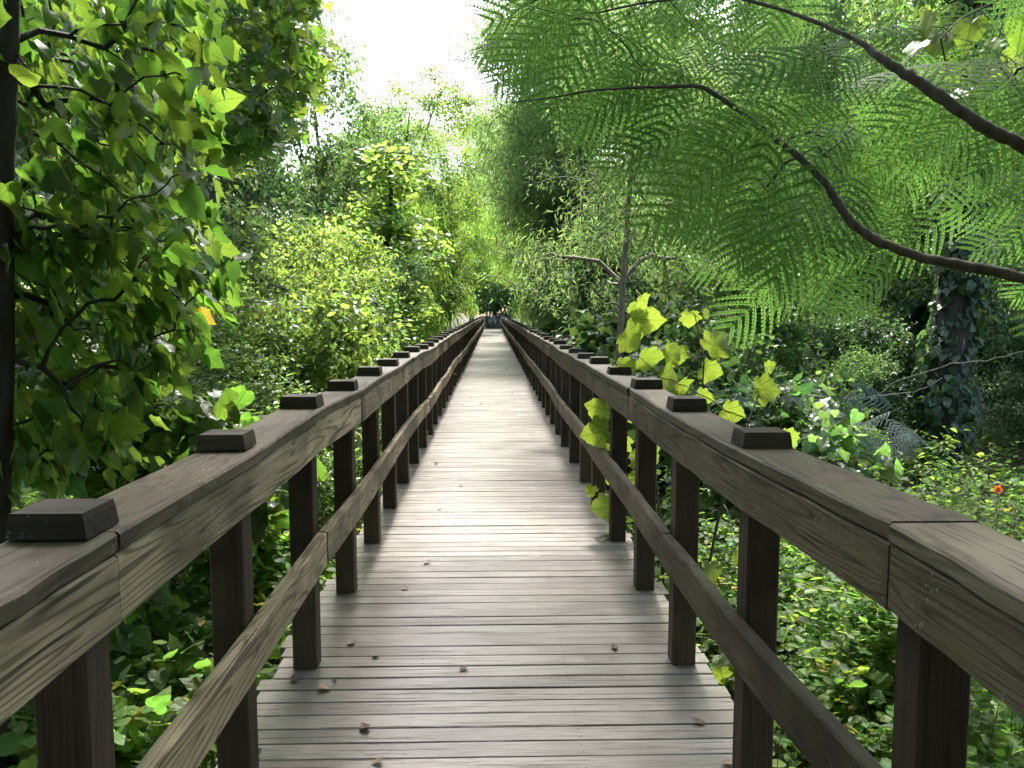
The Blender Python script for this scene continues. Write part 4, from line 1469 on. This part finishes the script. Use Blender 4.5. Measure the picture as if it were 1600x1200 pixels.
lm_y = leaf_mesh(T_HEART, M['litter_yellow'], "fallen_leaf_yellow", .3)
lm_b = leaf_mesh(T_OV, M['litter_brown'], "fallen_leaf_brown", .35)
near_leaf = [
    (549, 1008, 'y', .050, "yellow fallen leaf on the planks just beyond the second left post"),
    (505, 1077, 'y', .060, "pale yellow fallen leaf lying at the foot of the second left post"),
    (960, 1014, 'b', .055, "curled brown fallen leaf on the right half of the deck"),
    (725, 1046, 'b', .050, "curled brown fallen leaf near the middle of the deck"),
    (570, 1139, 'b', .065, "reddish brown fallen leaf on the nearest left planks"),
    (395, 1186, 'b', .075, "crumpled dark leaf at the left deck edge by the nearest post"),
    (588, 1193, 'y', .040, "small tan fallen leaf at the bottom of the view"),
    (632, 920, 'y', .045, "small orange-tan leaf lying left of centre beyond the third left post"),
    (667, 880, 'b', .060, "brown fallen leaf cluster left of centre on the sunlit planks"),
    (1090, 1130, 'b', .055, "brown leaf scrap on the nearest right planks"),
    (1135, 1195, 'y', .040, "pale leaf at the bottom right of the deck"),
    (460, 1064, 'b', .060, "dark leaf lodged against the base of the second left post"),
]
for a, b, k, s, lab in near_leaf:
    d = at(a, b, 1.0) - np.array([0, 0, CAM_H])
    t = CAM_H / -d[2]
    P = np.array([0, 0, CAM_H]) + d * t
    o = obj("fallen_leaf", lm_y if k == 'y' else lm_b, None, (P[0], P[1], 0.006))
    o.scale = (s, s, s)
    o.rotation_euler = (random.gauss(0, .1), random.gauss(0, .1), random.uniform(0, 6.28))
    tag(o, lab, "leaf", "fallen leaves on the planks")
for i in range(24):
    Y = random.uniform(5, 34) if i < 22 else random.uniform(3, 5)
    o = obj("fallen_leaf", lm_b if random.random() < .75 else lm_y, None, (random.choice([-1, 1]) * 0.7 * random.random() ** .6, Y, 0.006))
    s = random.uniform(.035, .07)
    o.scale = (s, s, s)
    o.rotation_euler = (random.gauss(0, .15), random.gauss(0, .15), random.uniform(0, 6.28))
    tag(o, "small dry leaf scattered farther along the deck", "leaf", "dry leaves scattered along the deck")

# ------------------------------------------------------------------ people at the far end
def person(label, X, Y, z, shirt, trousers, hair, rz, h=1.7, arm=0.0):
    root = thing("person", label, "person", (X, Y, z), rz, h / 1.7, "people walking at the far end")
    J = {'pel': (0, 0, .93), 'sp': (0, 0, 1.15), 'ch': (0, 0, 1.36), 'nk': (0, 0, 1.47), 'hd': (0, -.02, 1.58), 'tp': (0, -.01, 1.69),
         'hl': (-.09, 0, .88), 'kl': (-.10, -.05, .48), 'al': (-.10, .04, .08), 'tl': (-.11, -.11, .03),
         'hr': (.09, 0, .88), 'kr': (.10, -.02, .48), 'ar': (.10, .10, .09), 'tr': (.11, -.04, .03),
         'sl': (-.18, 0, 1.39), 'el': (-.24, .02, 1.12), 'wl': (-.24, -.06 - arm, .88 + arm), 'fl': (-.23, -.1 - arm, .79 + arm),
         'sr': (.18, 0, 1.39), 'er': (.24, .02, 1.12), 'wr': (.24, -.06, .88), 'fr': (.23, -.1, .79)}
    rad = {'pel': .15, 'sp': .13, 'ch': .15, 'nk': .055, 'hd': .095, 'tp': .06, 'hl': .09, 'kl': .06, 'al': .042, 'tl': .035, 'hr': .09, 'kr': .06, 'ar': .042, 'tr': .035,
           'sl': .06, 'el': .042, 'wl': .03, 'fl': .03, 'sr': .06, 'er': .042, 'wr': .03, 'fr': .03}
    E = [('pel', 'sp'), ('sp', 'ch'), ('ch', 'nk'), ('nk', 'hd'), ('hd', 'tp'), ('pel', 'hl'), ('hl', 'kl'), ('kl', 'al'), ('al', 'tl'), ('pel', 'hr'), ('hr', 'kr'), ('kr', 'ar'), ('ar', 'tr'),
         ('ch', 'sl'), ('sl', 'el'), ('el', 'wl'), ('wl', 'fl'), ('ch', 'sr'), ('sr', 'er'), ('er', 'wr'), ('wr', 'fr')]
    ks = list(J)
    me = bpy.data.meshes.new("body")
    me.from_pydata([J[k] for k in ks], [(ks.index(a), ks.index(b)) for a, b in E], [])
    o = obj("body", me, root)
    md = o.modifiers.new("skin", 'SKIN')
    for i, k in enumerate(ks):
        sv = me.skin_vertices[0].data[i]
        f = 0.72 if k in ('pel', 'sp', 'ch') else 1.0
        sv.radius = (rad[k], rad[k] * f)
        sv.use_root = k == 'pel'
    o.modifiers.new("sub", 'SUBSURF').levels = 1
    o.modifiers["sub"].render_levels = 1
    m, t, out = new_mat("clothing")
    tc = N_(t, "ShaderNodeTexCoord")
    s = N_(t, "ShaderNodeSeparateXYZ")
    t.links.new(tc.outputs["Object"], s.inputs[0])
    zc, xc = s.outputs[2], math_(t, 'ABSOLUTE', s.outputs[0])
    skin = (.38, .22, .15)
    c = mixc(t, math_(t, 'GREATER_THAN', zc, 0.94), trousers, shirt)
    c = mixc(t, math_(t, 'GREATER_THAN', zc, 1.46), c, skin)
    armm = math_(t, 'MULTIPLY', math_(t, 'GREATER_THAN', xc, 0.175), math_(t, 'MULTIPLY', math_(t, 'LESS_THAN', zc, 1.15), math_(t, 'GREATER_THAN', zc, .7)))
    c = mixc(t, armm, c, skin)
    c = mixc(t, math_(t, 'LESS_THAN', zc, .09), c, (.03, .03, .03))
    p = N_(t, "ShaderNodeBsdfPrincipled")
    t.links.new(c, p.inputs["Base Color"])
    p.inputs["Roughness"].default_value = .8
    t.links.new(p.outputs[0], out.inputs[0])
    me.materials.append(m)
    mb = MB()
    th = np.linspace(0, np.pi * .62, 6)
    ph = np.linspace(0, 2 * np.pi, 12, endpoint=False)
    V = np.array([(0.105 * math.sin(a) * math.cos(b), 0.115 * math.sin(a) * math.sin(b) + .012, 1.60 + .125 * math.cos(a)) for a in th for b in ph])
    q = [(i * 12 + j, i * 12 + (j + 1) % 12, (i + 1) * 12 + (j + 1) % 12, (i + 1) * 12 + j) for i in range(5) for j in range(12) if not (i >= 3 and 7 <= j <= 10)]
    mb.add(V, q)
    obj("hair", mb.mesh("hair", [plain("hair", hair)]), root)


person("person in black clothing, leftmost of the people at the far end", -0.52, 68.6, -0.30, (.02, .02, .03), (.02, .02, .03), (.02, .015, .01), .2, 1.62)
person("person in a pale grey top with dark trousers among the people at the far end", 0.0, 69.3, -0.42, (.13, .13, .13), (.03, .03, .04), (.03, .02, .015), 0, 1.7, .25)
person("person in dark blue top and shorts, rightmost of the people at the far end", .46, 68.4, -0.30, (.025, .025, .05), (.05, .05, .06), (.03, .02, .01), -.2, 1.66)
